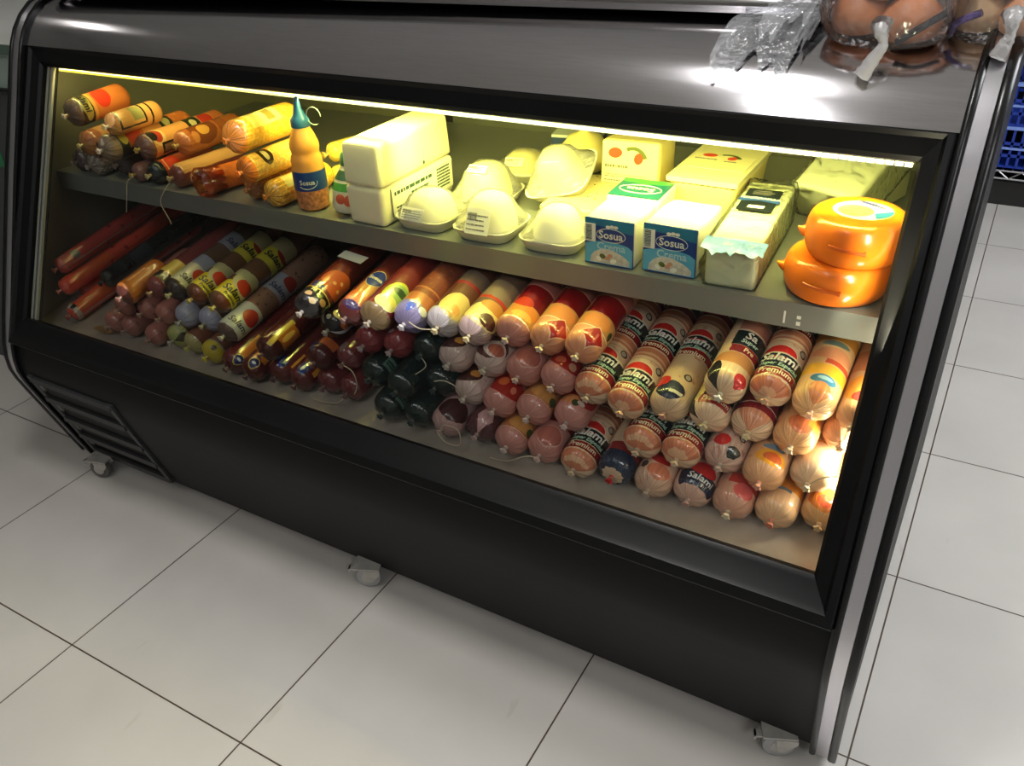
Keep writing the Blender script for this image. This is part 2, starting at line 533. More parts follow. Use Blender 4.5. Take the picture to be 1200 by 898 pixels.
# lower front panel and steel hood
LOW = offset([p for p in PROFILE if 0.03 <= p[1] <= 0.43], -0.006)
LOW[0] = (LOW[0][0] - 0.003, 0.046)
bm = bmesh.new()
thick = offset(LOW, -0.014)
prism_x(bm, LOW + list(reversed(thick)), -0.0215, 1.9375)
obj('front_panel', bm, black_panel, case)
HOOD = offset([p for p in PROFILE if p[1] >= 1.06], -0.004)
HOOD = HOOD + [(BACK, 1.172)]
bm = bmesh.new(); prism_x(bm, HOOD + list(reversed(offset(HOOD, -0.012))), -0.0215, 1.9375)
obj('steel_hood', bm, steel, case)
bm = bmesh.new(); prism_x(bm, [(BACK - 0.02, 0.05), (BACK, 0.05), (BACK, 1.165), (BACK - 0.02, 1.165)], -0.03, 1.946)
# rear wall is made of two sliding doors in a frame, further below
bm.free()

# glass frame of four mitred rails
GB = Vector((0.405, 0.490)); GD = Vector((0.422, 0.907)).normalized(); GN = Vector((-GD.y, GD.x))
GL = 0.592


def gp(x, t, o):
    q = GB + GD * t + GN * o
    return (x, q.x, q.y)


ox0, ox1 = 0.022, 1.895           # opening
fx0, fx1 = -0.0205, 1.9365        # frame outside
ft0, ft1 = -0.070, GL + 0.052
LOOPS = [(1.0, -0.016), (1.0, 0.013), (0.96, 0.016), (0.70, 0.018), (0.58, 0.012), (0.12, 0.006), (0.0, 0.000), (0.0, -0.016)]


def frame_loop(f, o):
    x0 = ox0 + (fx0 - ox0) * f; x1 = ox1 + (fx1 - ox1) * f
    t0 = ft0 * f; t1 = GL + (ft1 - GL) * f
    return [gp(x0, t0, o), gp(x1, t0, o), gp(x1, t1, o), gp(x0, t1, o)]


fl = [frame_loop(*l) for l in LOOPS]
for s in range(4):
    bm = bmesh.new(); a = [bm.verts.new(l[s]) for l in fl]; b = [bm.verts.new(l[(s + 1) % 4]) for l in fl]
    n = len(a)
    for i in range(n):
        bm.faces.new((a[i], a[(i + 1) % n], b[(i + 1) % n], b[i]))
    bm.faces.new(a); bm.faces.new(list(reversed(b)))
    obj('frame_rail', bm, black_gloss, case, angle=25)

# double pane with aluminium spacer showing at one end
for o_ in (-0.004, -0.014):
    bm = bmesh.new()
    vs = [gp(ox0 - 0.01, -0.01, o_), gp(ox1 + 0.01, -0.01, o_), gp(ox1 + 0.01, GL + 0.01, o_), gp(ox0 - 0.01, GL + 0.01, o_)]
    vs2 = [gp(ox0 - 0.01, -0.01, o_ - .002), gp(ox1 + 0.01, -0.01, o_ - .002), gp(ox1 + 0.01, GL + 0.01, o_ - .002), gp(ox0 - 0.01, GL + 0.01, o_ - .002)]
    if o_ == -0.004:
        A = [bm.verts.new(v) for v in vs]; bm.faces.new(A)
        obj('glass_pane', bm, glass, case, smooth=False)
    else:
        bm.free()
bm = bmesh.new()
q = [gp(ox0 - .004, 0.0, -0.0165), gp(ox0 + .030, 0.0, -0.0165), gp(ox0 + .030, GL, -0.0165), gp(ox0 - .004, GL, -0.0165)]
q2 = [gp(ox0 - .004, 0.0, -0.0185), gp(ox0 + .030, 0.0, -0.0185), gp(ox0 + .030, GL, -0.0185), gp(ox0 - .004, GL, -0.0185)]
A = [bm.verts.new(v) for v in q]; B = [bm.verts.new(v) for v in q2]
bm.faces.new(A); bm.faces.new(list(reversed(B)))
for i in range(4):
    bm.faces.new((A[i], A[(i + 1) % 4], B[(i + 1) % 4], B[i]))
obj('glass_seal', bm, rubber, case, smooth=False)
for xa in (ox0 + 0.001, ox0 + 0.0155):
    bm = bmesh.new()
    q = [gp(xa, 0.0, -0.010), gp(xa + 0.008, 0.0, -0.010), gp(xa + 0.008, GL, -0.010), gp(xa, GL, -0.010)]
    q2 = [gp(xa, 0.0, -0.016), gp(xa + 0.008, 0.0, -0.016), gp(xa + 0.008, GL, -0.016), gp(xa, GL, -0.016)]
    A = [bm.verts.new(v) for v in q]; B = [bm.verts.new(v) for v in q2]
    bm.faces.new(A); bm.faces.new(list(reversed(B)))
    for i in range(4):
        bm.faces.new((A[i], A[(i + 1) % 4], B[(i + 1) % 4], B[i]))
    obj('glass_spacer', bm, alu, case, smooth=False)

# inside: liner walls, ceiling, back
IX0, IX1 = -0.012, 1.928
BY = 1.38
side = [(0.43, 0.44), (0.410, 0.474), (0.672, 1.035), (0.69, 1.06), (BY, 1.06), (BY, 0.44)]
bm = bmesh.new(); prism_x(bm, side, IX0 - 0.008, IX0); obj('liner_wall', bm, inner_steel, case, smooth=False)
bm = bmesh.new(); prism_x(bm, side, IX1, IX1 + 0.008); obj('liner_wall', bm, inner_steel, case, smooth=False)
obj('liner_ceiling', box((IX0, 0.690, 1.050), (IX1, BY, 1.062)), inner_steel, case, smooth=False)
# sliding service doors at the back
obj('rear_door', box((IX0, BY, 0.44), (0.62, BY + 0.02, 1.06)), mat('rear_door_olive', (150, 150, 126), 0.35, 0.3, vary=0.06, vscale=3), case, smooth=False)
rd = obj('rear_door', box((0.62, BY - 0.012, 0.44), (1.46, BY + 0.02, 1.06)), mat('rear_glass', (140, 144, 134), 0.2, 0.3, vary=0.25, vscale=2), case, smooth=False)
obj('door_stile', box((0.60, BY - 0.03, 0.44), (0.66, BY - 0.012, 1.06), 0.004), inner_dark, rd)
obj('door_stile', box((1.04, BY - 0.022, 0.44), (1.10, BY - 0.012, 1.06), 0.003), inner_dark, rd)
rd = obj('rear_door', box((1.46, BY, 0.44), (IX1, BY + 0.02, 1.06)), mat('rear_door_olive', (150, 150, 126)), case, smooth=False)
obj('door_stile', box((1.44, BY - 0.02, 0.44), (1.50, BY, 1.06), 0.004), inner_dark, rd)
# tilted deck that carries the sausages, and the gutter in front of it
DA = R_(10)
DECK0 = Vector((0, 0.43, 0.452)); DN = Vector((0, -math.sin(DA), math.cos(DA))); DX = Vector((0, math.cos(DA), math.sin(DA)))


def deckpt(x, s, h):
    q = DECK0 + DN * h + DX * s
    return (x, q.y, q.z)


dy1 = deckpt(0, 0.60, 0)
bm = bmesh.new(); prism_x(bm, [(0.43, 0.452), (dy1[1], dy1[2]), (dy1[1] + .002, dy1[2] - 0.01), (0.431, 0.440)], IX0, IX1)
obj('product_deck', bm, deck_m, case, smooth=False)
bm = bmesh.new(); prism_x(bm, [(0.398, 0.462), (0.43, 0.452), (0.43, 0.440), (0.398, 0.452)], IX0, IX1)
obj('deck_gutter', bm, deck_m, case, smooth=False)
bm = bmesh.new(); prism_x(bm, [(dy1[1], 0.45), (dy1[1] + 0.012, 0.45), (dy1[1] + 0.012, 0.775), (dy1[1], 0.775)], IX0, IX1)
obj('air_duct_panel', bm, inner_dark, case, smooth=False)
# the shelf: a sheet with a turned-down front lip


def shelf_z(x):
    return 0.787 + 0.0113 * (x - 0.1)


bm = bmesh.new()
SY = 0.620
for x0, x1 in ((IX0 + 0.002, IX1 - 0.002),):
    sec = [(SY, 0), (SY, -0.043), (SY + 0.003, -0.043), (SY + 0.004, -0.008), (1.30, -0.008), (1.30, 0)]
    a = [bm.verts.new((x0, y, shelf_z(x0) + z)) for y, z in sec]; b = [bm.verts.new((x1, y, shelf_z(x1) + z)) for y, z in sec]
    for i in range(6):
        bm.faces.new((a[i], a[(i + 1) % 6], b[(i + 1) % 6], b[i]))
    bm.faces.new(list(reversed(a))); bm.faces.new(b)
obj('shelf', bm, shelf_steel, case, smooth=False)
# two small white marks stuck on the lip
bm = bmesh.new()
for x, z0, z1, w in ((1.757, 0.770, 0.790, 0.003), (1.777, 0.781, 0.786, 0.006), (1.777, 0.770, 0.776, 0.006)):
    add_box(bm, (x, SY - 0.0012, z0), (x + w, SY - 0.0002, z1))
obj('lip_mark', bm, mat('white_mark', (240, 240, 235), 0.6), case, smooth=False)
# LED strips (they give the light of the case)


def led_material(name, stops, strength):
    m = bpy.data.materials.new(name); m.use_nodes = True
    N = m.node_tree.nodes; L = m.node_tree.links; b = N['Principled BSDF']
    tc = N.new('ShaderNodeTexCoord'); sp = N.new('ShaderNodeSeparateXYZ'); L.new(tc.outputs['Object'], sp.inputs[0])
    mr = N.new('ShaderNodeMapRange'); mr.inputs[1].default_value = 0.0; mr.inputs[2].default_value = 1.9; L.new(sp.outputs[0], mr.inputs[0])
    cr = N.new('ShaderNodeValToRGB'); L.new(mr.outputs[0], cr.inputs[0])
    cr.color_ramp.elements[0].position = stops[0][0]; cr.color_ramp.elements[0].color = stops[0][1]
    cr.color_ramp.elements[1].position = stops[-1][0]; cr.color_ramp.elements[1].color = stops[-1][1]
    for p, c in stops[1:-1]:
        e = cr.color_ramp.elements.new(p); e.color = c
    L.new(cr.outputs[0], b.inputs['Emission Color']); b.inputs['Emission Strength'].default_value = strength
    b.inputs['Base Color'].default_value = (0.8, 0.8, 0.7, 1)
    return m


led_m = led_material('led_tape', [(0.0, (0.75, 0.6, 0.02, 1)), (0.25, (0.85, 0.75, 0.05, 1)), (0.5, (1, 0.95, 0.5, 1)), (1.0, (1, 0.98, 0.75, 1))], 1.6)
bm = bmesh.new()
for k in range(150):
    x = 0.05 + k * (1.84 / 150)
    add_box(bm, (x, 0.6715, 1.0130), (x + 0.0105, 0.675, 1.0180))
obj('led_strip', bm, led_m, case, smooth=False)
bm = bmesh.new(); add_box(bm, gp(1.9, 0.0, -0.04), gp(1.9, 0.0, -0.04))
bm.free()
bm = bmesh.new(); add_tube(bm, [gp(1.9165, 0.03, -0.03), gp(1.9165, GL - 0.03, -0.03)], 0.006, 8)
obj('led_strip', bm, led_m, case)

# ventilation grille in the lower panel
fpl = LOW


def lowpt(x, z, o=0.0):
    for (y0, z0), (y1, z1) in zip(fpl, fpl[1:]):
        if z0 <= z <= z1:
            t = (z - z0) / (z1 - z0); d = Vector((y1 - y0, z1 - z0)).normalized()
            return (x, y0 + (y1 - y0) * t - d.y * o, z + d.x * o)
    return (x, fpl[0][0], z)


def lowbar(bm, x0, x1, z0, z1, o0, o1, lean=0.0):
    A = [bm.verts.new(lowpt(*q)) for q in ((x0, z0, o0), (x1, z0, o0), (x1, z0, o1 + lean), (x0, z0, o1 + lean))]
    B = [bm.verts.new(lowpt(*q)) for q in ((x0, z1, o0), (x1, z1, o0), (x1, z1, o1), (x0, z1, o1))]
    bm.faces.new(list(reversed(A))); bm.faces.new(B)
    for i in range(4):
        bm.faces.new((A[i], A[(i + 1) % 4], B[(i + 1) % 4], B[i]))


slot_m = mat('slot_dark', (4, 4, 4), 0.7, spec=0.1)
grey_plastic = mat('grille_plastic', (42, 42, 43), 0.42, spec=0.45)
bm = bmesh.new(); lowbar(bm, 0.01, 0.315, 0.062, 0.338, 0.0, 0.0015)
gr = obj('vent_grille', bm, slot_m, case, smooth=False)
for x0, x1 in ((0.003, 0.022), (0.305, 0.322)):
    bm = bmesh.new(); lowbar(bm, x0, x1, 0.056, 0.346, 0.0, 0.009); bevel(bm, 0.002); obj('grille_frame', bm, grey_plastic, gr)
zz = [0.056, 0.118, 0.184, 0.262, 0.331]
for i, z in enumerate(zz):
    h = 0.012 if i in (0, 4) else 0.013
    bm = bmesh.new(); lowbar(bm, 0.01, 0.315, z, z + h, 0.0, 0.008, 0.004); bevel(bm, 0.0015); obj('louvre', bm, grey_plastic, gr)
for z in (0.300, 0.225, 0.150, 0.090):
    bm = bmesh.new(); lowbar(bm, 0.022, 0.036, z, z + 0.028, 0.0, 0.005); obj('grille_clip', bm, mat('worn_clip', (96, 95, 92), 0.5), gr)

# castors
cast_metal = mat('castor_zinc', (168, 165, 158), 0.42, 0.35, vary=0.15, vscale=40)
tread = mat('castor_tread', (150, 150, 150), 0.55, vary=0.1, vscale=30)
tread_dk = mat('castor_tread_grey', (84, 82, 78), 0.55, vary=0.1, vscale=30)


def caster(x, y, yaw, tm):
    r = 0.0285
    root = obj('caster', box((-0.03, -0.026, 0.0665), (0.03, 0.030, 0.0705), 0.001), cast_metal, case)
    root.matrix_local = Matrix.Translation((x, y + 0.012, -0.012)) @ Matrix.Rotation(yaw, 4, 'Z')
    bm = bmesh.new()
    add_lathe(bm, [(0.012, -0.0105), (0.022, -0.0105), (r - 0.001, -0.008), (r, -0.004), (r, 0.004), (r - 0.001, 0.008), (0.022, 0.0105), (0.012, 0.0105)], 28, 'y')
    w = obj('wheel', bm, tm, root); w.matrix_local = Matrix.Translation((0, -0.012, r + 0.0125))
    bm = bmesh.new(); add_lathe(bm, [(0.0, -0.0125), (0.007, -0.0125), (0.015, -0.0112), (0.015, 0.0112), (0.007, 0.0125), (0.0, 0.0125)], 24, 'y')
    h = obj('wheel_hub', bm, cast_metal, root); h.matrix_local = Matrix.Translation((0, -0.012, r + 0.0125))
    bm = bmesh.new()
    for s in (-1, 1):
        y0 = -0.012 + s * 0.0145
        pts = [(0.031, 0.066), (-0.008, 0.066), (-0.006, 0.058), (-0.004, 0.041), (0.003, 0.033), (0.012, 0.035), (0.031, 0.056)]
        A = [bm.verts.new((px, y0 - 0.001, pz)) for px, pz in pts]; B = [bm.verts.new((px, y0 + 0.001, pz)) for px, pz in pts]
        bm.faces.new(A); bm.faces.new(list(reversed(B)))
        for i in range(len(pts)):
            bm.faces.new((A[i], A[(i + 1) % len(pts)], B[(i + 1) % len(pts)], B[i]))
    obj('fork', bm, cast_metal, root, smooth=False)
    bm = bmesh.new(); add_box(bm, (-0.044, -0.018, 0.059), (-0.006, -0.004, 0.063)); add_box(bm, (-0.044, -0.018, 0.053), (-0.040, -0.004, 0.063)); bevel(bm, 0.0015)
    obj('brake_lever', bm, cast_metal, root)
    return root


caster(0.056, 0.424, 0.30, tread_dk)
caster(0.962, 0.440, 0.40, tread)
caster(1.880, 0.450, 0.40, tread)
# underside the castors are screwed to
obj('base_frame', box((-0.028, 0.462, 0.0585), (1.944, BACK - 0.02, 0.10)), slot_m, case, smooth=False)
obj('rear_panel', box((-0.028, BACK - 0.012, 0.10), (1.944, BACK, 1.16)), black_panel, case, smooth=False)

# rounded steel worktop edge lying along the roof
def ledge_y(x):
    return 0.772 + 0.050 * (x - 0.8)


bm = bmesh.new()
prof = [(0.02, 0.0005), (-0.008, 0.003), (-0.015, 0.014), (-0.012, 0.030), (0.0, 0.041), (0.05, 0.046), (0.36, 0.046), (0.36, 0.0005)]
a = [bm.verts.new((-0.015, ledge_y(-0.015) + y, 1.1725 + z)) for y, z in prof]; b = [bm.verts.new((1.74, ledge_y(1.74) + y, 1.1725 + z)) for y, z in prof]
for i in range(len(prof)):
    bm.faces.new((a[i], a[(i + 1) % 8], b[(i + 1) % 8], b[i]))
bm.faces.new(list(reversed(a))); bm.faces.new(b)
tray = obj('steel_worktop', bm, steel)
tag(tray, 'steel worktop with rounded edge lying on top of the deli case', 'worktop')


# ------------------------------------------------------------------ sausages and salamis
PEACH = (212, 142, 112); SALMON = (188, 96, 78); CREAM = (222, 190, 160); RED = (140, 22, 24); INK = (22, 34, 36); NAVY = (22, 34, 62)
WHITE = (236, 232, 220); PINK = (200, 136, 126)
P_ = 0.112
SLICE = (206, 126, 94)


def se_layers(off, ink=INK):
    L = []
    for k in range(-1, 3):
        o = off + k * P_
        L += [('r', 0, o + 0.098, 0.050, 0.0145, SLICE), ('e', 0.0, o + 0.0985, 0.046, 0.003, (226, 176, 140)), ('e', 0.006, o + 0.088, 0.044, 0.0035, (236, 204, 166)),
              ('r', 0, o + 0.0120, 0.052, 0.0098, (236, 206, 170)), ('r', 0, o + 0.0120, 0.051, 0.0082, RED),
              ('r', 0, o + 0.0390, 0.060, 0.0182, (226, 214, 190)), ('r', 0, o + 0.0390, 0.061, 0.0172, ink),
              ('e', -0.004, o + 0.058, 0.030, 0.0165, (232, 212, 186)), ('e', -0.004, o + 0.058, 0.028, 0.0150, (206, 38, 32)),
              ('r', -0.004, o + 0.0545, 0.050, 0.0020, (232, 216, 190)), ('r', -0.004, o + 0.0500, 0.060, 0.0035, ink),
              ('e', 0.032, o + 0.076, 0.0075, 0.0075, (60, 52, 48)), ('e', 0.031, o + 0.076, 0.005, 0.005, (172, 160, 146))]
    return L


def se_text(off):
    T = []
    for k in range(0, 2):
        o = off + k * P_
        T += [('Salami', 0.000, o + 0.0430, 0.0242, WHITE, 0.0006, 0.18), ('Super Especial', 0.004, o + 0.0280, 0.0110, (180, 214, 190), 0.0003, 0.15),
              ('Premium', 0.002, o + 0.0120, 0.0150, (242, 222, 190), 0.0003, 0.1)]
    return T


KIND = {
 # name: (base colour, layers, words, tip colour, length, streak, mottle, rough)
 'brown': ((178, 114, 104), [('e', 0.01, 0.02, 0.006, 0.004, (150, 100, 92))], [], (190, 150, 140), 0.24, 0.12, None, 0.22),
 'brown_d': ((170, 106, 94), [('r', 0, 0.045, 0.05, 0.022, (30, 26, 26)), ('d', 0.004, 0.04, 0.02, 0.02, (214, 132, 84))], [], (190, 150, 140), 0.24, 0.12, None, 0.22),
 'amber': ((196, 116, 48), [('b', 0.0, 0.010, (128, 70, 60))], [], (190, 140, 120), 0.13, 0.10, None, 0.18),  # warm light on a brown casing, put into the orange base colour
 'darkred_k': ((134, 66, 66), [('r', 0, 0.034, 0.05, 0.012, (26, 24, 26)), ('r', 0.0, 0.07, 0.06, 0.022, (226, 200, 96)), ('e', 0.03, 0.02, 0.012, 0.01, (26, 24, 26))], [], (180, 140, 130), 0.30, 0.1, None, 0.22),
 'yheadg': ((116, 90, 62), [('b', 0, 0.030, (176, 178, 104)), ('e', 0.0, 0.02, 0.02, 0.008, (192, 192, 132)), ('e', 0.016, 0.012, 0.012, 0.012, (78, 66, 44))], [], (206, 198, 180), 0.24, 0.2, None, 0.25),
 'yheadb': ((126, 78, 56), [('b', 0, 0.014, (176, 166, 110)), ('e', 0, 0.034, 0.03, 0.018, (134, 82, 62)), ('b', 0.055, 0.075, (120, 110, 56))], [], (222, 214, 120), 0.24, 0.2, None, 0.25),
 'yhead': ((122, 76, 56), [('b', 0, 0.024, (198, 176, 54)), ('e', 0.0, 0.013, 0.007, 0.005, (60, 50, 22)), ('b', 0.024, 0.028, (160, 160, 120))], [], (226, 210, 60), 0.24, 0.15, None, 0.25),
 'wine_e': ((92, 34, 38), [('r', 0.0, 0.060, 0.016, 0.032, (206, 124, 52)), ('e', 0.01, 0.062, 0.006, 0.026, (232, 170, 84)), ('e', -0.004, 0.016, 0.013, 0.012, (206, 178, 90)), ('e', -0.004, 0.016, 0.011, 0.010, (30, 38, 104)), ('e', -0.004, 0.016, 0.006, 0.003, (206, 210, 224))], [], (110, 80, 90), 0.26, 0.25, (60, .62, (120, 60, 40)), 0.16),  # orange patch with pale core is a highlight put into the print
 'wine_s': ((98, 38, 40), [('r', 0.004, 0.048, 0.006, 0.022, (216, 150, 58)), ('e', -0.022, 0.026, 0.012, 0.016, (34, 54, 128)), ('e', -0.024, 0.026, 0.003, 0.010, (190, 200, 220))], [], (120, 84, 90), 0.26, 0.25, (60, .62, (120, 56, 44)), 0.16),
 'wine': ((112, 48, 52), [], [], (140, 100, 100), 0.26, 0.25, (70, .58, (124, 66, 60)), 0.2),
 'wine_y': ((74, 26, 28), [('r', -0.014, 0.050, 0.006, 0.040, (210, 176, 62)), ('r', 0.006, 0.058, 0.016, 0.026, (190, 112, 40)), ('e', 0.002, 0.056, 0.006, 0.020, (240, 190, 92))], [], (130, 90, 90), 0.27, 0.25, (60, .6, (128, 60, 44)), 0.15),
 'wine_o': ((82, 32, 34), [('r', 0, 0.040, 0.02, 0.010, (200, 104, 56)), ('e', -0.026, 0.02, 0.006, 0.012, (52, 54, 104))], [], (150, 110, 110), 0.27, 0.2, (60, .6, (116, 60, 54)), 0.2),
 'wine_n': ((114, 50, 56), [('e', -0.024, 0.02, 0.01, 0.012, (130, 106, 104))], [], (150, 110, 110), 0.27, 0.2, (60, .6, (116, 64, 60)), 0.22),
 'green': ((28, 42, 40), [('e', 0.02, 0.03, 0.01, 0.008, (34, 54, 50))], [], (60, 74, 72), 0.28, 0.2, (70, .6, (34, 46, 44)), 0.16),
 'green_l': ((28, 42, 40), [('r', 0.0, 0.034, 0.014, 0.012, (96, 122, 110)), ('r', 0.0, 0.037, 0.011, 0.002, (34, 58, 50)), ('r', 0.0, 0.031, 0.011, 0.002, (34, 58, 50))], [], (70, 84, 80), 0.28, 0.2, (70, .6, (34, 46, 44)), 0.16),
 'bw_loop': ((190, 150, 146), [('e', 0.0, 0.032, 0.034, 0.024, (70, 36, 36)), ('b', 0.075, 0.11, (90, 44, 40))], [], (206, 178, 172), 0.28, 0.2, (80, .6, (208, 176, 170)), 0.25),
 'bw_dark': ((88, 48, 50), [('d', -0.002, 0.022, 0.017, 0.036, (202, 156, 156))], [], (206, 178, 172), 0.28, 0.2, None, 0.25),
 'bw_h': ((206, 178, 168), [('e', -0.022, 0.034, 0.030, 0.022, (76, 40, 36)), ('e', -0.006, 0.034, 0.010, 0.008, (208, 140, 66)), ('r', 0, 0.085, 0.06, 0.02, (80, 44, 40))], [], (216, 204, 190), 0.28, 0.25, (90, .6, (178, 140, 138)), 0.28),
 'bw_sw': ((206, 178, 168), [('e', -0.012, 0.030, 0.036, 0.024, (92, 46, 44)), ('e', -0.002, 0.026, 0.024, 0.017, (224, 202, 190)), ('e', 0.002, 0.024, 0.017, 0.013, (172, 92, 74)), ('r', 0, 0.085, 0.06, 0.02, (80, 44, 40))], [], (216, 204, 190), 0.28, 0.25, None, 0.28),
 'peach_g': (PINK, [('r', 0, 0.046, 0.06, 0.026, (190, 118, 74)), ('e', 0.004, 0.040, 0.026, 0.016, (214, 150, 82)), ('b', 0.021, 0.0225, (226, 196, 184)), ('e', 0.028, 0.036, 0.008, 0.010, (58, 78, 34)), ('r', 0, 0.10, 0.05, 0.025, RED)], [], (226, 206, 200), 0.28, 0.15, None, 0.25),
 'pink': ((196, 130, 120), [('e', 0.0, 0.028, 0.026, 0.022, (214, 170, 158)), ('e', -0.001, 0.028, 0.0245, 0.0205, (180, 104, 92)), ('r', 0, 0.09, 0.06, 0.03, RED)], [], (226, 196, 188), 0.28, 0.12, None, 0.25),
 'red': (PINK, [('e', 0, 0.040, 0.040, 0.024, (170, 36, 30)), ('e', -0.012, 0.044, 0.010, 0.010, (226, 110, 60)), ('e', 0.014, 0.036, 0.006, 0.008, (226, 132, 104))], [], (226, 200, 196), 0.28, 0.12, (80, .66, (214, 158, 150)), 0.14),
 'redhead': (PINK, [('e', 0.004, 0.040, 0.036, 0.022, (160, 32, 30)), ('e', 0.016, 0.032, 0.008, 0.008, (200, 150, 120)), ('e', -0.010, 0.034, 0.010, 0.008, (206, 96, 66))], [], (226, 200, 196), 0.28, 0.12, None, 0.2),
 'redpink': (PINK, [('e', -0.004, 0.048, 0.042, 0.026, (160, 34, 32)), ('e', -0.014, 0.030, 0.020, 0.010, (214, 140, 86)), ('e', -0.002, 0.024, 0.007, 0.007, (62, 72, 34)), ('e', 0.008, 0.028, 0.008, 0.005, (226, 206, 196))], [], (226, 200, 196), 0.28, 0.12, None, 0.22),
 'se': (CREAM, se_layers(0.014), se_text(0.014), (222, 180, 150), 0.30, 0.22, (60, .6, (206, 160, 132)), 0.26),
 'se_p': (CREAM, se_layers(0.020), se_text(0.020), (222, 196, 170), 0.30, 0.22, (60, .6, (206, 160, 132)), 0.26),
 'se_pr': (CREAM, [('e', 0.02, 0.03, 0.02, 0.016, (214, 150, 96))] + se_layers(0.016), se_text(0.016), (226, 200, 170), 0.30, 0.22, (60, .6, (206, 160, 132)), 0.26),
 'se_d': ((218, 186, 150), se_layers(0.0 + P_)[13:] + [('b', 0.0, 0.05, (218, 186, 150)), ('e', 0.002, 0.026, 0.026, 0.018, (24, 34, 58)), ('r', 0.014, 0.022, 0.012, 0.003, (206, 196, 176)), ('e', -0.022, 0.044, 0.018, 0.013, (206, 44, 34)), ('e', 0.02, 0.062, 0.0075, 0.0075, (60, 52, 48)), ('e', 0.02, 0.062, 0.005, 0.005, (172, 160, 146))], se_text(P_ - 0.004)[:3], (200, 150, 136), 0.30, 0.25, (50, .58, (190, 136, 106)), 0.26),
 'se_s': (CREAM, [('e', -0.034, 0.03, 0.014, 0.028, (26, 28, 32)), ('r', 0.010, 0.046, 0.036, 0.013, INK), ('r', 0.012, 0.024, 0.028, 0.009, RED), ('e', -0.02, 0.05, 0.010, 0.03, (206, 180, 120))], [('Super', 0.012, 0.042, 0.018, (206, 222, 226), 0.0004, 0.15), ('Premium', 0.014, 0.024, 0.013, (242, 210, 190), 0.0003, 0.1)], (222, 206, 170), 0.30, 0.25, None, 0.26),
 'se_t': (CREAM, [('e', 0.022, 0.018, 0.014, 0.012, (206, 34, 44)), ('e', -0.030, 0.022, 0.013, 0.022, (30, 26, 26)), ('e', 0.0, 0.054, 0.045, 0.013, (206, 140, 84)), ('r', 0.014, 0.0765, 0.034, 0.0085, RED), ('r', 0.014, 0.1035, 0.036, 0.018, INK), ('r', 0.014, 0.140, 0.036, 0.014, (186, 120, 100))], [('Sa', 0.004, 0.110, 0.0225, WHITE, 0.0005, 0.15), ('Super', 0.006, 0.0955, 0.0125, (200, 222, 210), 0.0003, 0.15), ('Pre', 0.010, 0.0765, 0.013, (242, 222, 190), 0.0003, 0.1)], (226, 220, 200), 0.26, 0.3, None, 0.22),
 'se_r': (CREAM, [('b', 0.004, 0.036, (28, 44, 70)), ('b', 0.036, 0.056, (140, 40, 40)), ('e', 0, 0.09, 0.05, 0.03, SALMON)], [('Salami', 0.0, 0.018, 0.0215, (214, 222, 226), 0.0004, 0.15), ('Super Especial', 0.0, 0.030, 0.0085, (190, 206, 220), 0.0002, 0.15)], (214, 40, 40), 0.28, 0.15, None, 0.25),
 'se_c': ((214, 174, 150), [('e', 0.004, 0.022, 0.022, 0.014, (210, 124, 92)), ('e', 0.0, 0.048, 0.020, 0.012, (180, 34, 32)), ('e', -0.026, 0.03, 0.007, 0.008, (80, 70, 62)), ('r', 0, 0.09, 0.06, 0.02, INK)], [], (206, 180, 160), 0.28, 0.28, (60, .6, (190, 130, 110)), 0.25),
 'se_b': ((206, 166, 150), [('r', 0, 0.024, 0.040, 0.014, NAVY), ('e', 0.0, 0.045, 0.024, 0.013, (176, 30, 32)), ('r', 0, 0.08, 0.06, 0.016, (190, 120, 100))], [('Salami', 0.0, 0.025, 0.0185, (222, 226, 226), 0.0004, 0.15)], (206, 160, 150), 0.28, 0.2, None, 0.25),
 'se_dot': ((208, 174, 160), [('e', -0.012, 0.026, 0.014, 0.012, (196, 34, 36)), ('e', 0.016, 0.012, 0.014, 0.008, (36, 38, 42)), ('e', 0.018, 0.042, 0.006, 0.006, (60, 54, 52)), ('e', 0.018, 0.042, 0.004, 0.004, (170, 160, 156))], [], (214, 190, 176), 0.28, 0.3, (70, .55, (184, 132, 120)), 0.25),
 'pinkred': ((206, 154, 132), [('r', 0.012, 0.046, 0.030, 0.010, (186, 60, 50)), ('e', 0.012, 0.026, 0.018, 0.014, (208, 92, 92)), ('r', 0, 0.09, 0.05, 0.022, (206, 130, 60))], [], (236, 220, 190), 0.28, 0.12, (60, .6, (190, 126, 108)), 0.25),
 'peach_o': ((222, 178, 138), [('r', -0.008, 0.046, 0.022, 0.006, (120, 132, 142)), ('r', 0.014, 0.062, 0.034, 0.016, (226, 138, 40))], [], (206, 120, 100), 0.28, 0.12, (60, .6, (206, 156, 118)), 0.25),
 'orange_e': ((226, 176, 120), [('e', 0, 0.026, 0.030, 0.020, (226, 130, 52)), ('e', 0.0, 0.022, 0.014, 0.012, (206, 84, 48)), ('r', -0.01, 0.052, 0.02, 0.005, (110, 110, 120))], [], (226, 190, 150), 0.28, 0.15, None, 0.25),
 'orange_h': ((220, 168, 126), [('e', -0.002, 0.030, 0.026, 0.015, (232, 162, 44)), ('e', 0.0, 0.030, 0.016, 0.009, (206, 96, 48)), ('e', -0.004, 0.050, 0.018, 0.006, (110, 136, 160))], [], (226, 160, 140), 0.28, 0.15, (60, .6, (206, 144, 110)), 0.25),
 'pale': ((230, 196, 160), [('b', 0.062, 0.066, (206, 150, 90))], [], (236, 216, 180), 0.28, 0.12, (60, .6, (214, 172, 138)), 0.25),
 'lilac_h': ((124, 86, 70), [('b', 0, 0.040, (170, 170, 194)), ('e', 0.01, 0.02, 0.014, 0.012, (176, 176, 194))], [], (196, 196, 206), 0.26, 0.2, (90, .56, (110, 112, 146)), 0.28),
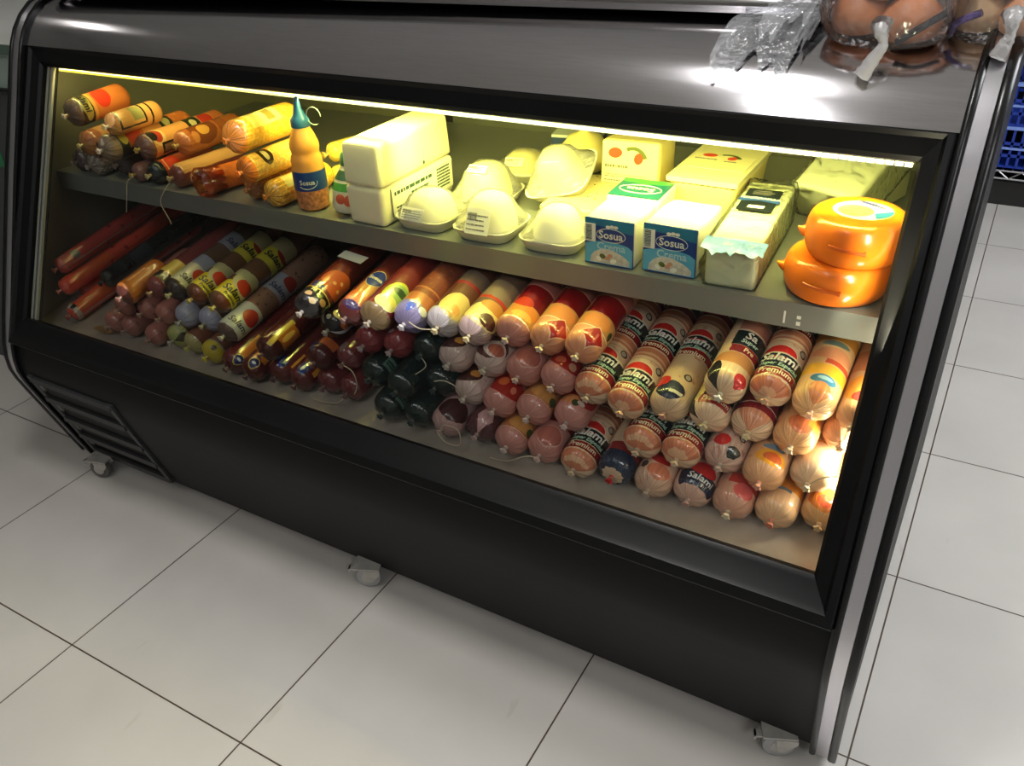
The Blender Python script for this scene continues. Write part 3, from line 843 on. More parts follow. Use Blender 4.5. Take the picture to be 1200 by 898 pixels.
 'lilac_hb': ((104, 74, 56), [('b', 0, 0.026, (170, 170, 194)), ('b', 0.026, 0.029, (206, 190, 140))], [], (210, 206, 160), 0.26, 0.2, None, 0.28),
 'lilac': ((140, 106, 90), [('b', 0.010, 0.090, (186, 188, 196)), ('e', 0.008, 0.062, 0.022, 0.019, (182, 56, 44)), ('b', 0.145, 0.205, (150, 152, 166)), ('e', 0.008, 0.195, 0.020, 0.016, (150, 52, 44)), ('b', 0.0, 0.012, (98, 76, 70))], [('Salami', 0.0, 0.030, 0.022, (40, 44, 84), 0.0005, 0.15), ('Salami', 0.0, 0.162, 0.022, (44, 48, 84), 0.0005, 0.15)], (206, 204, 206), 0.34, 0.15, (70, .60, (96, 70, 60)), 0.26),
 'lilac_x': ((102, 80, 66), [('b', 0.022, 0.100, (206, 204, 176)), ('e', 0.010, 0.066, 0.022, 0.018, (206, 76, 40)), ('b', 0.085, 0.12, (160, 164, 180)), ('b', 0.17, 0.22, (140, 140, 152)), ('b', 0.0, 0.020, (60, 50, 48))], [('Salami', 0.0, 0.040, 0.021, (32, 32, 34), 0.0006, 0.15), ('Salami', 0.0, 0.190, 0.021, (40, 42, 84), 0.0005, 0.15)], (216, 210, 170), 0.34, 0.15, None, 0.26),
 'yellow': ((106, 76, 56), [('b', 0.020, 0.064, (220, 202, 40)), ('e', 0.008, 0.078, 0.040, 0.030, (204, 198, 150)), ('e', 0.006, 0.070, 0.022, 0.017, (206, 66, 36)), ('b', 0.084, 0.105, (190, 186, 140)), ('b', 0.150, 0.200, (190, 178, 60)), ('e', 0.008, 0.205, 0.024, 0.018, (150, 50, 36)), ('b', 0.2, 0.24, (160, 150, 110)), ('e', 0.0, 0.006, 0.03, 0.012, (130, 70, 40))], [('Salami', 0.0, 0.042, 0.0245, (24, 26, 14), 0.0007, 0.15), ('Premium', 0.002, 0.0265, 0.011, (40, 40, 20), 0.0003, 0.15), ('Salami', 0.0, 0.176, 0.0245, (24, 26, 14), 0.0007, 0.15)], (226, 206, 130), 0.34, 0.15, None, 0.24),
 'camo': ((110, 44, 34), [('b', 0.0, 0.044, (26, 22, 22)), ('e', 0.0, 0.016, 0.008, 0.006, (206, 180, 130)), ('e', -0.018, 0.026, 0.008, 0.006, (196, 160, 110)), ('e', 0.018, 0.030, 0.009, 0.007, (180, 140, 100)), ('e', 0.003, 0.034, 0.006, 0.004, (120, 130, 40)), ('b', 0.044, 0.0465, (216, 186, 96)), ('r', -0.016, 0.056, 0.014, 0.009, (34, 52, 128)), ('e', 0.014, 0.085, 0.040, 0.030, (196, 92, 48)), ('e', 0.004, 0.080, 0.004, 0.004, (232, 170, 110)), ('e', 0.016, 0.092, 0.004, 0.004, (232, 170, 110)), ('e', 0.022, 0.074, 0.004, 0.004, (232, 170, 110))], [], (196, 186, 180), 0.28, 0.1, (60, .6, (140, 66, 48)), 0.2),
 'camo_d': ((34, 26, 26), [('e', 0, 0.026, 0.012, 0.010, (206, 186, 130)), ('e', 0, 0.026, 0.006, 0.005, (40, 34, 30)), ('e', 0.024, 0.020, 0.011, 0.008, (206, 110, 60)), ('r', -0.034, 0.034, 0.004, 0.03, (190, 186, 186)), ('r', 0.038, 0.030, 0.004, 0.03, (190, 186, 186)), ('e', -0.016, 0.012, 0.006, 0.004, (160, 156, 156))], [], (190, 186, 186), 0.28, 0.1, None, 0.22),
 'winered': ((140, 54, 58), [('b', 0.05, 0.052, (160, 90, 90)), ('e', -0.024, 0.022, 0.006, 0.006, (200, 180, 180))], [], (206, 180, 180), 0.28, 0.2, (70, .6, (146, 66, 66)), 0.24),
 'dkred': (CREAM, [('e', 0.0, 0.018, 0.028, 0.022, (206, 140, 110)), ('b', 0.022, 0.036, (140, 30, 40)), ('b', 0.036, 0.0385, (226, 196, 190)), ('b', 0.0385, 0.10, (126, 28, 38))], [], (230, 212, 170), 0.30, 0.45, None, 0.26),
 'peach_r': ((222, 166, 116), [('e', 0.004, 0.024, 0.020, 0.016, (216, 120, 76)), ('r', 0.026, 0.040, 0.012, 0.014, (226, 150, 60)), ('b', 0.064, 0.0655, (206, 120, 60))], [], (232, 200, 170), 0.30, 0.3, (60, .6, (206, 142, 100)), 0.26),
 'peach': ((226, 166, 126), [('e', 0, 0.03, 0.02, 0.02, (230, 180, 140))], [], (236, 200, 170), 0.30, 0.15, None, 0.26),
 'peach_or': ((226, 166, 120), [('e', 0.0, 0.05, 0.03, 0.03, (232, 150, 60)), ('e', 0.0, 0.032, 0.014, 0.012, (206, 60, 50)), ('b', 0.09, 0.14, (214, 130, 90))], [], (236, 210, 180), 0.30, 0.15, None, 0.26),
 'sosua_o': ((106, 40, 36), [('e', 0.0, 0.036, 0.026, 0.022, (226, 122, 62)), ('e', -0.008, 0.030, 0.010, 0.008, (240, 156, 96)), ('e', 0.0, 0.014, 0.02, 0.008, (70, 52, 90)), ('r', 0.0, 0.066, 0.018, 0.014, (196, 130, 60)), ('e', 0.0, 0.095, 0.019, 0.024, (206, 178, 110)), ('e', 0.0, 0.095, 0.017, 0.022, (26, 50, 140))], [('Sosua', 0.0, 0.095, 0.0125, WHITE, 0.0003, 0.0)], (150, 120, 110), 0.30, 0.1, None, 0.22),
 'lime': ((120, 42, 40), [('e', 0.004, 0.060, 0.026, 0.034, (196, 206, 60)), ('e', 0.006, 0.066, 0.022, 0.022, (150, 184, 110)), ('e', 0.010, 0.072, 0.018, 0.008, (40, 74, 44)), ('e', 0.0, 0.036, 0.024, 0.018, (232, 226, 130)), ('b', 0.0, 0.020, (130, 106, 70))], [], (190, 176, 160), 0.30, 0.2, (60, .64, (140, 62, 54)), 0.22),
 'bluewhite': ((134, 70, 52), [('b', 0.0, 0.034, (142, 132, 170)), ('e', -0.014, 0.020, 0.008, 0.010, (90, 110, 190)), ('e', 0.012, 0.026, 0.010, 0.008, (232, 232, 240)), ('b', 0.034, 0.060, (186, 110, 70)), ('b', 0.074, 0.078, (196, 120, 80))], [], (216, 210, 216), 0.30, 0.2, (110, .6, (156, 92, 76)), 0.2),
 'eggbrown': ((104, 60, 44), [('b', 0.0, 0.024, (206, 196, 196)), ('e', -0.004, 0.042, 0.032, 0.030, (232, 202, 130)), ('e', -0.004, 0.030, 0.016, 0.012, (226, 166, 90)), ('b', 0.098, 0.106, (150, 40, 44)), ('b', 0.106, 0.14, (124, 104, 96))], [], (226, 206, 160), 0.30, 0.25, None, 0.25),
 'eggbrown2': ((112, 88, 74), [('b', 0.0, 0.020, (206, 178, 172)), ('e', -0.004, 0.036, 0.044, 0.026, (234, 212, 150)), ('e', 0.010, 0.028, 0.020, 0.014, (78, 34, 30)), ('e', 0.004, 0.060, 0.030, 0.012, (206, 140, 70)), ('b', 0.074, 0.082, (186, 60, 40)), ('b', 0.082, 0.13, (140, 120, 108))], [], (226, 206, 160), 0.30, 0.25, None, 0.25),
 'flower': (PINK, [('b', 0.0225, 0.064, (206, 150, 84)), ('e', -0.006, 0.046, 0.028, 0.016, (232, 142, 62)), ('e', -0.006, 0.034, 0.022, 0.008, (240, 180, 90)), ('e', 0.030, 0.040, 0.007, 0.010, (48, 62, 22)), ('b', 0.0205, 0.0225, (236, 214, 200)), ('r', 0.008, 0.088, 0.052, 0.026, (126, 16, 22)), ('e', -0.02, 0.066, 0.02, 0.012, (206, 60, 34)), ('r', 0.034, 0.088, 0.002, 0.018, (206, 120, 120)), ('b', 0.118, 0.15, (176, 104, 96))], [], (236, 214, 208), 0.30, 0.18, None, 0.22),
 'flower_r': ((216, 150, 116), [('b', 0.044, 0.080, (204, 144, 88)), ('e', -0.006, 0.062, 0.026, 0.016, (226, 142, 78)), ('e', 0.030, 0.056, 0.006, 0.010, (48, 62, 22)), ('b', 0.042, 0.044, (240, 220, 196)), ('d', 0.004, 0.026, 0.028, 0.024, (238, 196, 160)), ('d', 0.004, 0.026, 0.025, 0.021, (168, 30, 26)), ('r', 0.008, 0.026, 0.002, 0.010, (214, 110, 96)), ('r', 0.010, 0.104, 0.052, 0.024, (126, 16, 22)), ('r', 0.036, 0.104, 0.002, 0.018, (206, 120, 120)), ('b', 0.130, 0.16, (176, 104, 96))], [], (240, 220, 200), 0.30, 0.16, None, 0.22),
 'orange': ((226, 178, 128), [('e', 0.0, 0.040, 0.020, 0.0105, (60, 118, 156)), ('e', 0.002, 0.0425, 0.012, 0.004, (140, 190, 206)), ('b', 0.050, 0.074, (234, 174, 46)), ('r', 0.016, 0.082, 0.024, 0.0055, (206, 84, 54)), ('e', 0.0, 0.102, 0.036, 0.014, (226, 150, 110)), ('e', -0.002, 0.126, 0.022, 0.006, (120, 138, 128)), ('b', 0.134, 0.158, (206, 138, 50)), ('e', 0.0, 0.018, 0.018, 0.016, (206, 130, 80))], [], (232, 176, 150), 0.30, 0.35, None, 0.24),
}
MESHES = {}


def casing_radius(R, L, v):
    a = 0.75 * R
    def f(q):
        return max(0.14, math.sqrt(max(0.0, 1 - (1 - q) ** 2.3)))
    if v < a:
        return R * f(v / a)
    if v > L - a:
        return R * f((L - v) / a)
    return R


def casing_mesh(kind, R):
    key = (kind, round(R, 4))
    if key in MESHES:
        return MESHES[key]
    base, layers, words, tipc, L, streak, mott, rough = KIND[kind]
    bm = bmesh.new(); a = 0.75 * R; seg = 40
    vs = [a * (1 - math.cos(PI / 2 * k / 9)) for k in range(10)] + [a + (L - 2 * a) * k / 12 for k in range(1, 12)] + [L - a * (1 - math.cos(PI / 2 * k / 7)) for k in range(7, -1, -1)]
    lay = bm.loops.layers.uv.new('print'); rings = []
    ph = random.uniform(0, 6)
    for v in vs:
        r = casing_radius(R, L, v) * (1 + 0.012 * math.sin(v * 60 + ph))
        pk = max(0.0, 1 - v / (0.5 * R)) * 0.10
        rings.append([bm.verts.new((r * (1 + pk * math.sin(9 * k / seg * 2 * PI + ph)) * math.sin(2 * PI * k / seg - PI), v, r * (1 + pk * math.sin(9 * k / seg * 2 * PI + ph)) * math.cos(2 * PI * k / seg - PI))) for k in range(seg)])
    for i in range(len(vs) - 1):
        for k in range(seg):
            k2 = (k + 1) % seg
            f = bm.faces.new((rings[i][k], rings[i + 1][k], rings[i + 1][k2], rings[i][k2]))
            us = [(k - seg / 2) / seg * 2 * PI * R, (k - seg / 2) / seg * 2 * PI * R, (k + 1 - seg / 2) / seg * 2 * PI * R, (k + 1 - seg / 2) / seg * 2 * PI * R]
            for lp, u, v in zip(f.loops, us, (vs[i], vs[i + 1], vs[i + 1], vs[i])):
                lp[lay].uv = (u, v)
    for ring in (rings[0], rings[-1]):
        f = bm.faces.new(ring)
        for lp in f.loops:
            lp[lay].uv = (0, 0)
    bmesh.ops.recalc_face_normals(bm, faces=bm.faces)
    me = bpy.data.meshes.new('casing'); bm.to_mesh(me); bm.free()
    me.materials.append(printed(kind, base, layers, rough, 0.0016, streak, mott))
    for p in me.polygons:
        p.use_smooth = True
    # tied tip
    bm = bmesh.new(); c = R * 0.14
    rings = add_lathe(bm, [(c * 1.05, 0.001), (0.0034, -0.003), (0.0030, -0.005), (0.0044, -0.008), (0.0062, -0.0115), (0.0050, -0.0125), (0.0, -0.009)], 16, 'y')
    for ring in rings[3:6]:
        for k, v in enumerate(ring):
            q = 1 + 0.35 * math.sin(5 * k / 16 * 2 * PI + ph); v.co.x *= q; v.co.z *= q
    bmesh.ops.recalc_face_normals(bm, faces=bm.faces)
    tm = bpy.data.meshes.new('tied_tip'); bm.to_mesh(tm); bm.free()
    tm.materials.append(mat('tip_%d_%d_%d' % tipc, tipc, 0.35, spec=0.5))
    for p in tm.polygons:
        p.use_smooth = True
    bm = bmesh.new(); add_tube(bm, [(0, -0.0030, 0), (0, -0.0055, 0)], 0.0038, 12)
    cm = bpy.data.meshes.new('clip_ring'); bm.to_mesh(cm); bm.free(); cm.materials.append(mat('clip_metal', (190, 188, 182), 0.3, 0.8))
    wm = []
    for (txt, u, v, size, col, bold, shear) in words:
        b2 = text_bm(txt, size, bold, shear, 0.003)
        for vert in b2.verts:
            uu = u + vert.co.x; vv = v + vert.co.y
            rr = casing_radius(R, L, vv) * 1.012 + 0.0005; th = uu / R
            vert.co = (rr * math.sin(th), vv, rr * math.cos(th))
        w = bpy.data.meshes.new('lettering'); b2.to_mesh(w); b2.free()
        w.materials.append(mat('ink_%d_%d_%d' % col, col, 0.3)); wm.append(w)
    MESHES[key] = (me, tm, cm, wm)
    return MESHES[key]


def child(name, me, parent, m=None):
    o = bpy.data.objects.new(name, me); C.objects.link(o); o.parent = parent
    if m is not None:
        o.matrix_local = m
    return o


def sausage(kind, R, m, label, group, name='salami', cat='salami'):
    root = thing(name, label, cat, group, m)
    me, tm, cm, wm = casing_mesh(kind, R)
    child('casing', me, root); t = child('tied_tip', tm, root); child('clip_ring', cm, t)
    for w in wm:
        child('lettering', w, root)
    return root


def frame_at(p, yaw=0.0, pitch=0.0, roll=0.0):
    return Matrix.Translation(Vector(p)) @ Matrix.Rotation(yaw, 4, 'Z') @ Matrix.Rotation(pitch, 4, 'X') @ Matrix.Rotation(roll, 4, 'Y')


string_m = mat('cotton_string', (196, 182, 158), 0.8)


def string_on(root, pts_world, r=0.0011):
    inv = root.matrix_world.inverted() if root.parent is None else root.matrix_world.inverted()
    bm = bmesh.new(); add_tube(bm, smooth_path([inv @ Vector(p) for p in pts_world]), r, 6)
    return obj('string', bm, string_m, root)


LOWER = [
    ('brown', 0.2469, 0.058, 0.0280, 0.0272, 0.00, 'small brown sausages',
     'small plain brown sausage in the bottom row, beside a paper scrap near the vent end'),
    ('brown', 0.3019, 0.062, 0.0280, 0.0272, 0.00, 'small brown sausages',
     'small plain brown sausage in the bottom row between two like it'),
    ('brown', 0.3911, 0.056, 0.0280, 0.0272, 0.00, 'small brown sausages',
     'small brown sausage in the bottom row beside the greenish printed one'),
    ('yheadg', 0.4508, 0.072, 0.0293, 0.0285, 0.00, 'sausages stacked on the lower deck',
     'small sausage with greenish yellow print at its tied end, bottom row'),
    ('yheadb', 0.5084, 0.070, 0.0293, 0.0285, 0.00, 'sausages stacked on the lower deck',
     'small brown sausage with pale yellow tip in the bottom row'),
    ('yhead', 0.5771, 0.058, 0.0293, 0.0285, 0.00, 'sausages stacked on the lower deck',
     'small sausage with bright yellow tied end, bottom row under the white label salami'),
    ('wine_e', 0.6502, 0.048, 0.0303, 0.0295, 0.50, 'wine red sausages',
     'wine red sausage with painted orange sheen next to the yellow tipped one, bottom row'),
    ('wine_e', 0.7128, 0.044, 0.0303, 0.0295, 0.00, 'wine red sausages',
     'wine red sausage with yellow arc and blue emblem, bottom row'),
    ('wine_s', 0.7772, 0.060, 0.0303, 0.0295, 0.50, 'wine red sausages',
     'wine red sausage with blue print and a short gold stripe, bottom row'),
    ('wine_s', 0.8368, 0.058, 0.0303, 0.0295, 0.50, 'wine red sausages',
     'wine red sausage with a gold stripe beside the plain wine ones, bottom row'),
    ('wine', 0.8995, 0.074, 0.0303, 0.0295, 0.00, 'wine red sausages',
     'plain wine red sausage in the bottom row with a long loose string before it'),
    ('wine', 0.9591, 0.074, 0.0303, 0.0295, 0.00, 'wine red sausages',
     'plain wine red sausage in the bottom row touching the dark green ones'),
    ('green_l', 1.0664, 0.052, 0.0336, 0.0328, 0.60, 'dark green sausages',
     'dark green black sausage in the bottom row next to the wine red ones'),
    ('green', 1.1342, 0.058, 0.0336, 0.0328, 0.00, 'dark green sausages',
     'dark green black sausage in the bottom row next to the string loop one'),
    ('bw_loop', 1.2004, 0.058, 0.0336, 0.0328, 0.00, 'sausages stacked on the lower deck',
     'brown and white ended salami with a loop of string, bottom row'),
    ('bw_dark', 1.2704, 0.070, 0.0336, 0.0328, 0.00, 'sausages stacked on the lower deck',
     'dark brown salami with one white wedge, bottom row under the red ended one'),
    ('peach_g', 1.3366, 0.062, 0.0336, 0.0328, 0.00, 'sausages stacked on the lower deck',
     'peach ended salami with green leaf print, bottom row'),
    ('pink', 1.4028, 0.066, 0.0336, 0.0328, 0.00, 'sausages stacked on the lower deck',
     'plain pink ended salami with curved seam and loose string, bottom row'),
    ('se_p', 1.4739, 0.058, 0.0340, 0.0332, -0.20, 'salamis with dark lettered bands',
     'salami with dark band behind a peach end, bottom row next to plain pink one'),
    ('se_r', 1.5409, 0.068, 0.0340, 0.0332, 3.00, 'salamis with dark lettered bands',
     'salami with upside down lettering on a navy end, bottom row'),
    ('se_c', 1.6092, 0.064, 0.0340, 0.0332, 0.00, 'salamis with dark lettered bands',
     'pale salami end with peach slice and red spot, bottom row'),
    ('se_b', 1.6760, 0.070, 0.0340, 0.0332, 0.20, 'salamis with dark lettered bands',
     'salami with navy end and red oval, bottom row, lettering tilted'),
    ('pinkred', 1.7428, 0.070, 0.0340, 0.0332, 0.00, 'sausages stacked on the lower deck',
     'pink salami end with red ribbon and white knot, bottom row'),
    ('peach_o', 1.8095, 0.078, 0.0340, 0.0332, 0.00, 'sausages stacked on the lower deck',
     'pale peach salami end with blue streak, bottom row'),
    ('orange_e', 1.8765, 0.100, 0.0340, 0.0332, 0.00, 'sausages stacked on the lower deck',
     'orange and red salami end in the bottom row, last before the lit end wall'),
    ('brown_d', 0.3039, 0.070, 0.0828, 0.0272, 0.00, 'small brown sausages',
     'small brown sausage with dark label on top, second row at the vent end'),
    ('brown', 0.3640, 0.084, 0.0778, 0.0272, 0.00, 'small brown sausages',
     'small plain brown sausage in the second row, beside the dark label one'),
    ('brown', 0.4288, 0.082, 0.0810, 0.0272, 0.00, 'small brown sausages',
     'small plain brown sausage in the second row, beside the lilac ended one'),
    ('lilac_h', 0.4917, 0.088, 0.0852, 0.0295, 0.00, 'sausages stacked on the lower deck',
     'lilac ended sausage in the second row beside the brown ones'),
    ('lilac_hb', 0.5532, 0.100, 0.0826, 0.0295, 0.00, 'sausages stacked on the lower deck',
     'sausage with half lilac and half brown end, second row'),
    ('lilac', 0.6347, 0.080, 0.0875, 0.0295, 0.35, 'sausages stacked on the lower deck',
     'white and lilac labelled salami with red oval lying lowest of the labelled ones'),
    ('wine_y', 0.7647, 0.062, 0.0885, 0.0295, 0.50, 'wine red sausages',
     'wine red sausage with gold flame label above the bottom row'),
    ('wine_o', 0.8913, 0.078, 0.0891, 0.0295, 0.00, 'wine red sausages',
     'wine red sausage with orange patch on top below the flowered black one'),
    ('wine_n', 0.9509, 0.098, 0.0892, 0.0295, 0.00, 'wine red sausages',
     'plain wine red sausage in the second row beside the orange patched one'),
    ('green_l', 1.0322, 0.080, 0.0900, 0.0328, 0.60, 'dark green sausages',
     'dark green sausage with pale printed square on its end, second row'),
    ('green', 1.1068, 0.064, 0.0939, 0.0328, 0.00, 'dark green sausages',
     'dark green black sausage in the middle of the second row'),
    ('green', 1.1729, 0.098, 0.0938, 0.0328, 0.00, 'dark green sausages',
     'dark green black sausage in the second row beside a white and brown end'),
    ('bw_h', 1.2394, 0.098, 0.0937, 0.0332, 0.00, 'sausages stacked on the lower deck',
     'white and brown salami end with orange spot and thin loose threads, second row'),
    ('red', 1.3064, 0.088, 0.0937, 0.0332, 0.00, 'sausages stacked on the lower deck',
     'salami with glossy all red end in the second row'),
    ('peach_g', 1.3734, 0.094, 0.0937, 0.0332, 0.00, 'sausages stacked on the lower deck',
     'pink peach salami with green leaf spot in the second row'),
    ('redpink', 1.4434, 0.104, 0.0937, 0.0332, 0.00, 'sausages stacked on the lower deck',
     'pink salami with red cap and orange leaf print, second row'),
    ('se_p', 1.5814, 0.090, 0.0949, 0.0332, -0.20, 'salamis with dark lettered bands',
     'salami with navy band and peach striped end, second row over the lettered navy end'),
    ('se_pr', 1.6481, 0.092, 0.0948, 0.0332, -0.20, 'salamis with dark lettered bands',
     'salami with red ribbon around a pale peach end, second row'),
    ('se_dot', 1.7149, 0.108, 0.0947, 0.0332, 0.00, 'salamis with dark lettered bands',
     'white speckled salami end with a round red dot, second row'),
    ('orange_h', 1.7818, 0.094, 0.0948, 0.0332, 0.20, 'sausages stacked on the lower deck',
     'pale orange salami end with small blue oval, second row'),
    ('pale', 1.8488, 0.118, 0.0949, 0.0332, 0.00, 'sausages stacked on the lower deck',
     'pale cream salami end with loose thread, second row at the lit end wall'),
    ('amber', 0.3481, 0.066, 0.1319, 0.0285, 0.00, 'sausages stacked on the lower deck',
     'sausage coloured amber orange as if lit, at the back of the small brown ones'),
    ('darkred_k', 0.4055, 0.106, 0.1322, 0.0285, 0.00, 'sausages stacked on the lower deck',
     'dark red sausage with black stripes on its end, third row beside the amber one'),
    ('lilac_x', 0.4630, 0.112, 0.1362, 0.0285, 0.45, 'sausages stacked on the lower deck',
     'white labelled salami with red spot and black lettering beside the yellow ones'),
    ('yellow', 0.5246, 0.116, 0.1338, 0.0285, 0.35, 'sausages stacked on the lower deck',
     'yellow labelled salami next to the white labelled one'),
    ('yellow', 0.6018, 0.110, 0.1360, 0.0285, 0.50, 'sausages stacked on the lower deck',
     'yellow labelled salami with bare pale side, next to the lilac labelled one'),
    ('camo_d', 0.9129, 0.120, 0.1457, 0.0305, 0.00, 'sausages stacked on the lower deck',
     'black sausage end with white rings lying under the flowered black one'),
    ('winered', 1.0199, 0.098, 0.1526, 0.0305, 0.00, 'sausages stacked on the lower deck',
     'deep red sausage end in the third row under the blue oval label one'),
    ('winered', 1.0813, 0.106, 0.1525, 0.0305, 0.00, 'sausages stacked on the lower deck',
     'deep red sausage end in the third row under the lime label one'),
    ('green', 1.1429, 0.116, 0.1525, 0.0305, 0.00, 'dark green sausages',
     'dark green sausage end with a loose string in the third row'),
    ('bw_h', 1.2094, 0.110, 0.1546, 0.0332, 0.00, 'sausages stacked on the lower deck',
     'white and brown salami end in the third row under the cream and brown one'),
    ('bw_sw', 1.2789, 0.122, 0.1550, 0.0332, 0.00, 'sausages stacked on the lower deck',
     'brown and white swirl salami end with tied string, third row'),
    ('pink', 1.3459, 0.122, 0.1550, 0.0332, 0.00, 'sausages stacked on the lower deck',
     'plain pink salami end in the third row below the red and orange ones'),
    ('redhead', 1.4140, 0.124, 0.1552, 0.0332, 0.00, 'sausages stacked on the lower deck',
     'salami end with red cap and pink tip in the third row'),
    ('se_p', 1.4809, 0.122, 0.1552, 0.0332, -0.40, 'salamis with dark lettered bands',
     'salami with dark green lettered bands and small tied tip beside the red diamond ones'),
    ('se', 1.5477, 0.110, 0.1551, 0.0332, -0.20, 'salamis with dark lettered bands',
     'salami with big dark lettered band, red oval and red bottom ribbon, middle of three'),
    ('se_d', 1.6145, 0.128, 0.1557, 0.0332, -0.30, 'salamis with dark lettered bands',
     'salami with black print near its tip and pale speckled body, last before the gap'),
    ('se_s', 1.6813, 0.132, 0.1531, 0.0332, -0.35, 'salamis with dark lettered bands',
     'salami with black and white curved print and red ribbon under a smaller labelled one'),
    ('dkred', 1.7481, 0.136, 0.1529, 0.0332, 0.00, 'sausages stacked on the lower deck',
     'dark red labelled salami with white line and pale end, third row'),
    ('peach_r', 1.8149, 0.130, 0.1530, 0.0332, 0.00, 'sausages stacked on the lower deck',
     'peach orange salami end with pinkish patch in the third row below the yellow one'),
    ('peach', 1.8819, 0.162, 0.1532, 0.0332, 0.00, 'sausages stacked on the lower deck',
     'narrow pale peach salami at the lit end wall, third row'),
    ('camo', 0.8857, 0.098, 0.2010, 0.0305, 0.20, 'sausages stacked on the lower deck',
     'black flowered sausage end with spotted red body on top of the wine red ones'),
    ('sosua_o', 0.9898, 0.106, 0.2063, 0.0305, -0.20, 'sausages stacked on the lower deck',
     'sausage with orange flower print and big blue oval label on top'),
    ('lime', 1.0528, 0.102, 0.2170, 0.0332, 0.15, 'sausages stacked on the lower deck',
     'salami with lime green and yellow oval label, top row'),
    ('bluewhite', 1.1196, 0.118, 0.2163, 0.0332, 0.20, 'sausages stacked on the lower deck',
     'salami with blue and white mottled end and orange red body, top row'),
    ('eggbrown', 1.1866, 0.128, 0.2175, 0.0332, 0.30, 'sausages stacked on the lower deck',
     'cream and brown salami with egg shape print, top row, string at its tip'),
    ('eggbrown2', 1.2535, 0.128, 0.2170, 0.0332, 0.25, 'sausages stacked on the lower deck',
     'cream and brown salami with red band and orange print, top row'),
    ('flower', 1.3205, 0.148, 0.2170, 0.0332, 0.25, 'sausages stacked on the lower deck',
     'pink ended salami with orange flower and deep red label, top row, no diamond'),
    ('flower_r', 1.3875, 0.148, 0.2167, 0.0332, 0.25, 'sausages stacked on the lower deck',
     'top row salami with red diamond on its end, next to the plain pink ended one'),
    ('flower_r', 1.4545, 0.148, 0.2167, 0.0332, 0.25, 'sausages stacked on the lower deck',
     'top row salami with red diamond on its end, next to the dark lettered ones'),
    ('se_t', 1.7015, 0.138, 0.2165, 0.0328, 0.10, 'salamis with dark lettered bands',
     'short top salami with black lettered band and round red spot on its end'),
    ('se', 1.7675, 0.156, 0.2165, 0.0328, -0.12, 'salamis with dark lettered bands',
     'top salami with full dark green lettered band, red oval and red ribbon'),
    ('orange', 1.8335, 0.148, 0.2165, 0.0328, 0.10, 'sausages stacked on the lower deck',
     'top salami in yellow and peach print with a blue oval on its end'),
    ('peach_or', 1.8935, 0.148, 0.2090, 0.0275, 0.00, 'sausages stacked on the lower deck',
     'thin peach and red salami squeezed between yellow one and the lit end wall'),
]

LOWROOT = []
for kind, x, s, h, r, roll, grp, lab in LOWER:
    ss = s - 0.5 * r
    base_roll = 0.75 * math.atan2(2.0 - x, 1.15)
    root = sausage(kind, r, frame_at(deckpt(x, ss, h), 0, DA, base_roll + roll), lab, grp)
    root.matrix_world = frame_at(deckpt(x, ss, h), 0, DA, base_roll + roll)
    LOWROOT.append((root, x, ss, h, r))
bpy.context.view_layer.update()


def tip(i, dx=0, ds=0, dh=0):
    _, x, ss, h, r = LOWROOT[i]
    return Vector(deckpt(x + dx, ss + ds, h + dh))


# loose strings at some tips
string_on(LOWROOT[11][0], [tip(11, 0, -.006), tip(11, -.02, -.016, -.018), tip(11, -.07, -.02, -.026), tip(11, -.10, -.012, -.0285)])
string_on(LOWROOT[14][0], [tip(14, 0, -.005), tip(14, .018, -.012, .028), tip(14, .045, -.008, .02), tip(14, .045, -.014, -.012), tip(14, .015, -.016, -.014), tip(14, -.005, -.01, .0)])
string_on(LOWROOT[17][0], [tip(17, 0, -.005), tip(17, -.02, -.014, .004), tip(17, -.06, -.018, -.02), tip(17, -.10, -.014, -.031)])
string_on(LOWROOT[33][0], [tip(33, 0, -.005), tip(33, .03, -.012, -.005), tip(33, .036, -.018, -.035), tip(33, .022, -.02, -.06)])
string_on(LOWROOT[37][0], [tip(37, 0, -.004), tip(37, -.006, -.01, .03), tip(37, -.03, -.012, .04), tip(37, -.05, -.016, .036)])
string_on(LOWROOT[54][0], [tip(54, 0, -.005), tip(54, .012, -.01, -.018), tip(54, -.02, -.02, -.045), tip(54, -.05, -.022, -.075)])
string_on(LOWROOT[70][0], [tip(70, 0, -.004), tip(70, -.03, -.012, .0), tip(70, -.05, -.014, .012)])
string_on(LOWROOT[45][0], [tip(45, .0, -.004), tip(45, .02, -.008, .03), tip(45, .04, -.004, .038)])

# thin long red sausages and a dark one lying along the end wall
KIND['redtube'] = ((222, 84, 62), [('r', 0.0, 0.09, 0.012, 0.06, (214, 96, 52))], [], (190, 110, 104), 0.44, 0.15, (40, .6, (160, 40, 40)), 0.18)
KIND['redtube_w'] = ((222, 84, 58), [('r', 0.0, 0.012, 0.05, 0.006, (196, 180, 164)), ('r', 0.022, 0.2, 0.0025, 0.19, (210, 150, 130)), ('r', -0.01, 0.014, 0.006, 0.007, (24, 22, 24)), ('r', 0.0, 0.08, 0.012, 0.06, (216, 100, 50))], [], (170, 90, 90), 0.44, 0.1, (40, .6, (160, 40, 40)), 0.18)
KIND['redtube_b'] = ((182, 70, 64), [('e', 0.0, 0.05, 0.012, 0.012, (110, 104, 100)), ('r', 0.016, 0.2, 0.002, 0.19, (190, 130, 120)), ('e', 0, 0.02, 0.02, 0.02, (190, 100, 84))], [], (170, 90, 90), 0.44, 0.1, (40, .6, (120, 34, 40)), 0.18)
KIND['blacktube'] = ((30, 32, 33), [('r', 0, 0.05, 0.02, 0.012, (46, 52, 54)), ('r', 0, 0.12, 0.018, 0.03, (50, 56, 58))], [], (60, 60, 60), 0.38, 0.2, (70, .58, (48, 52, 52)), 0.2)
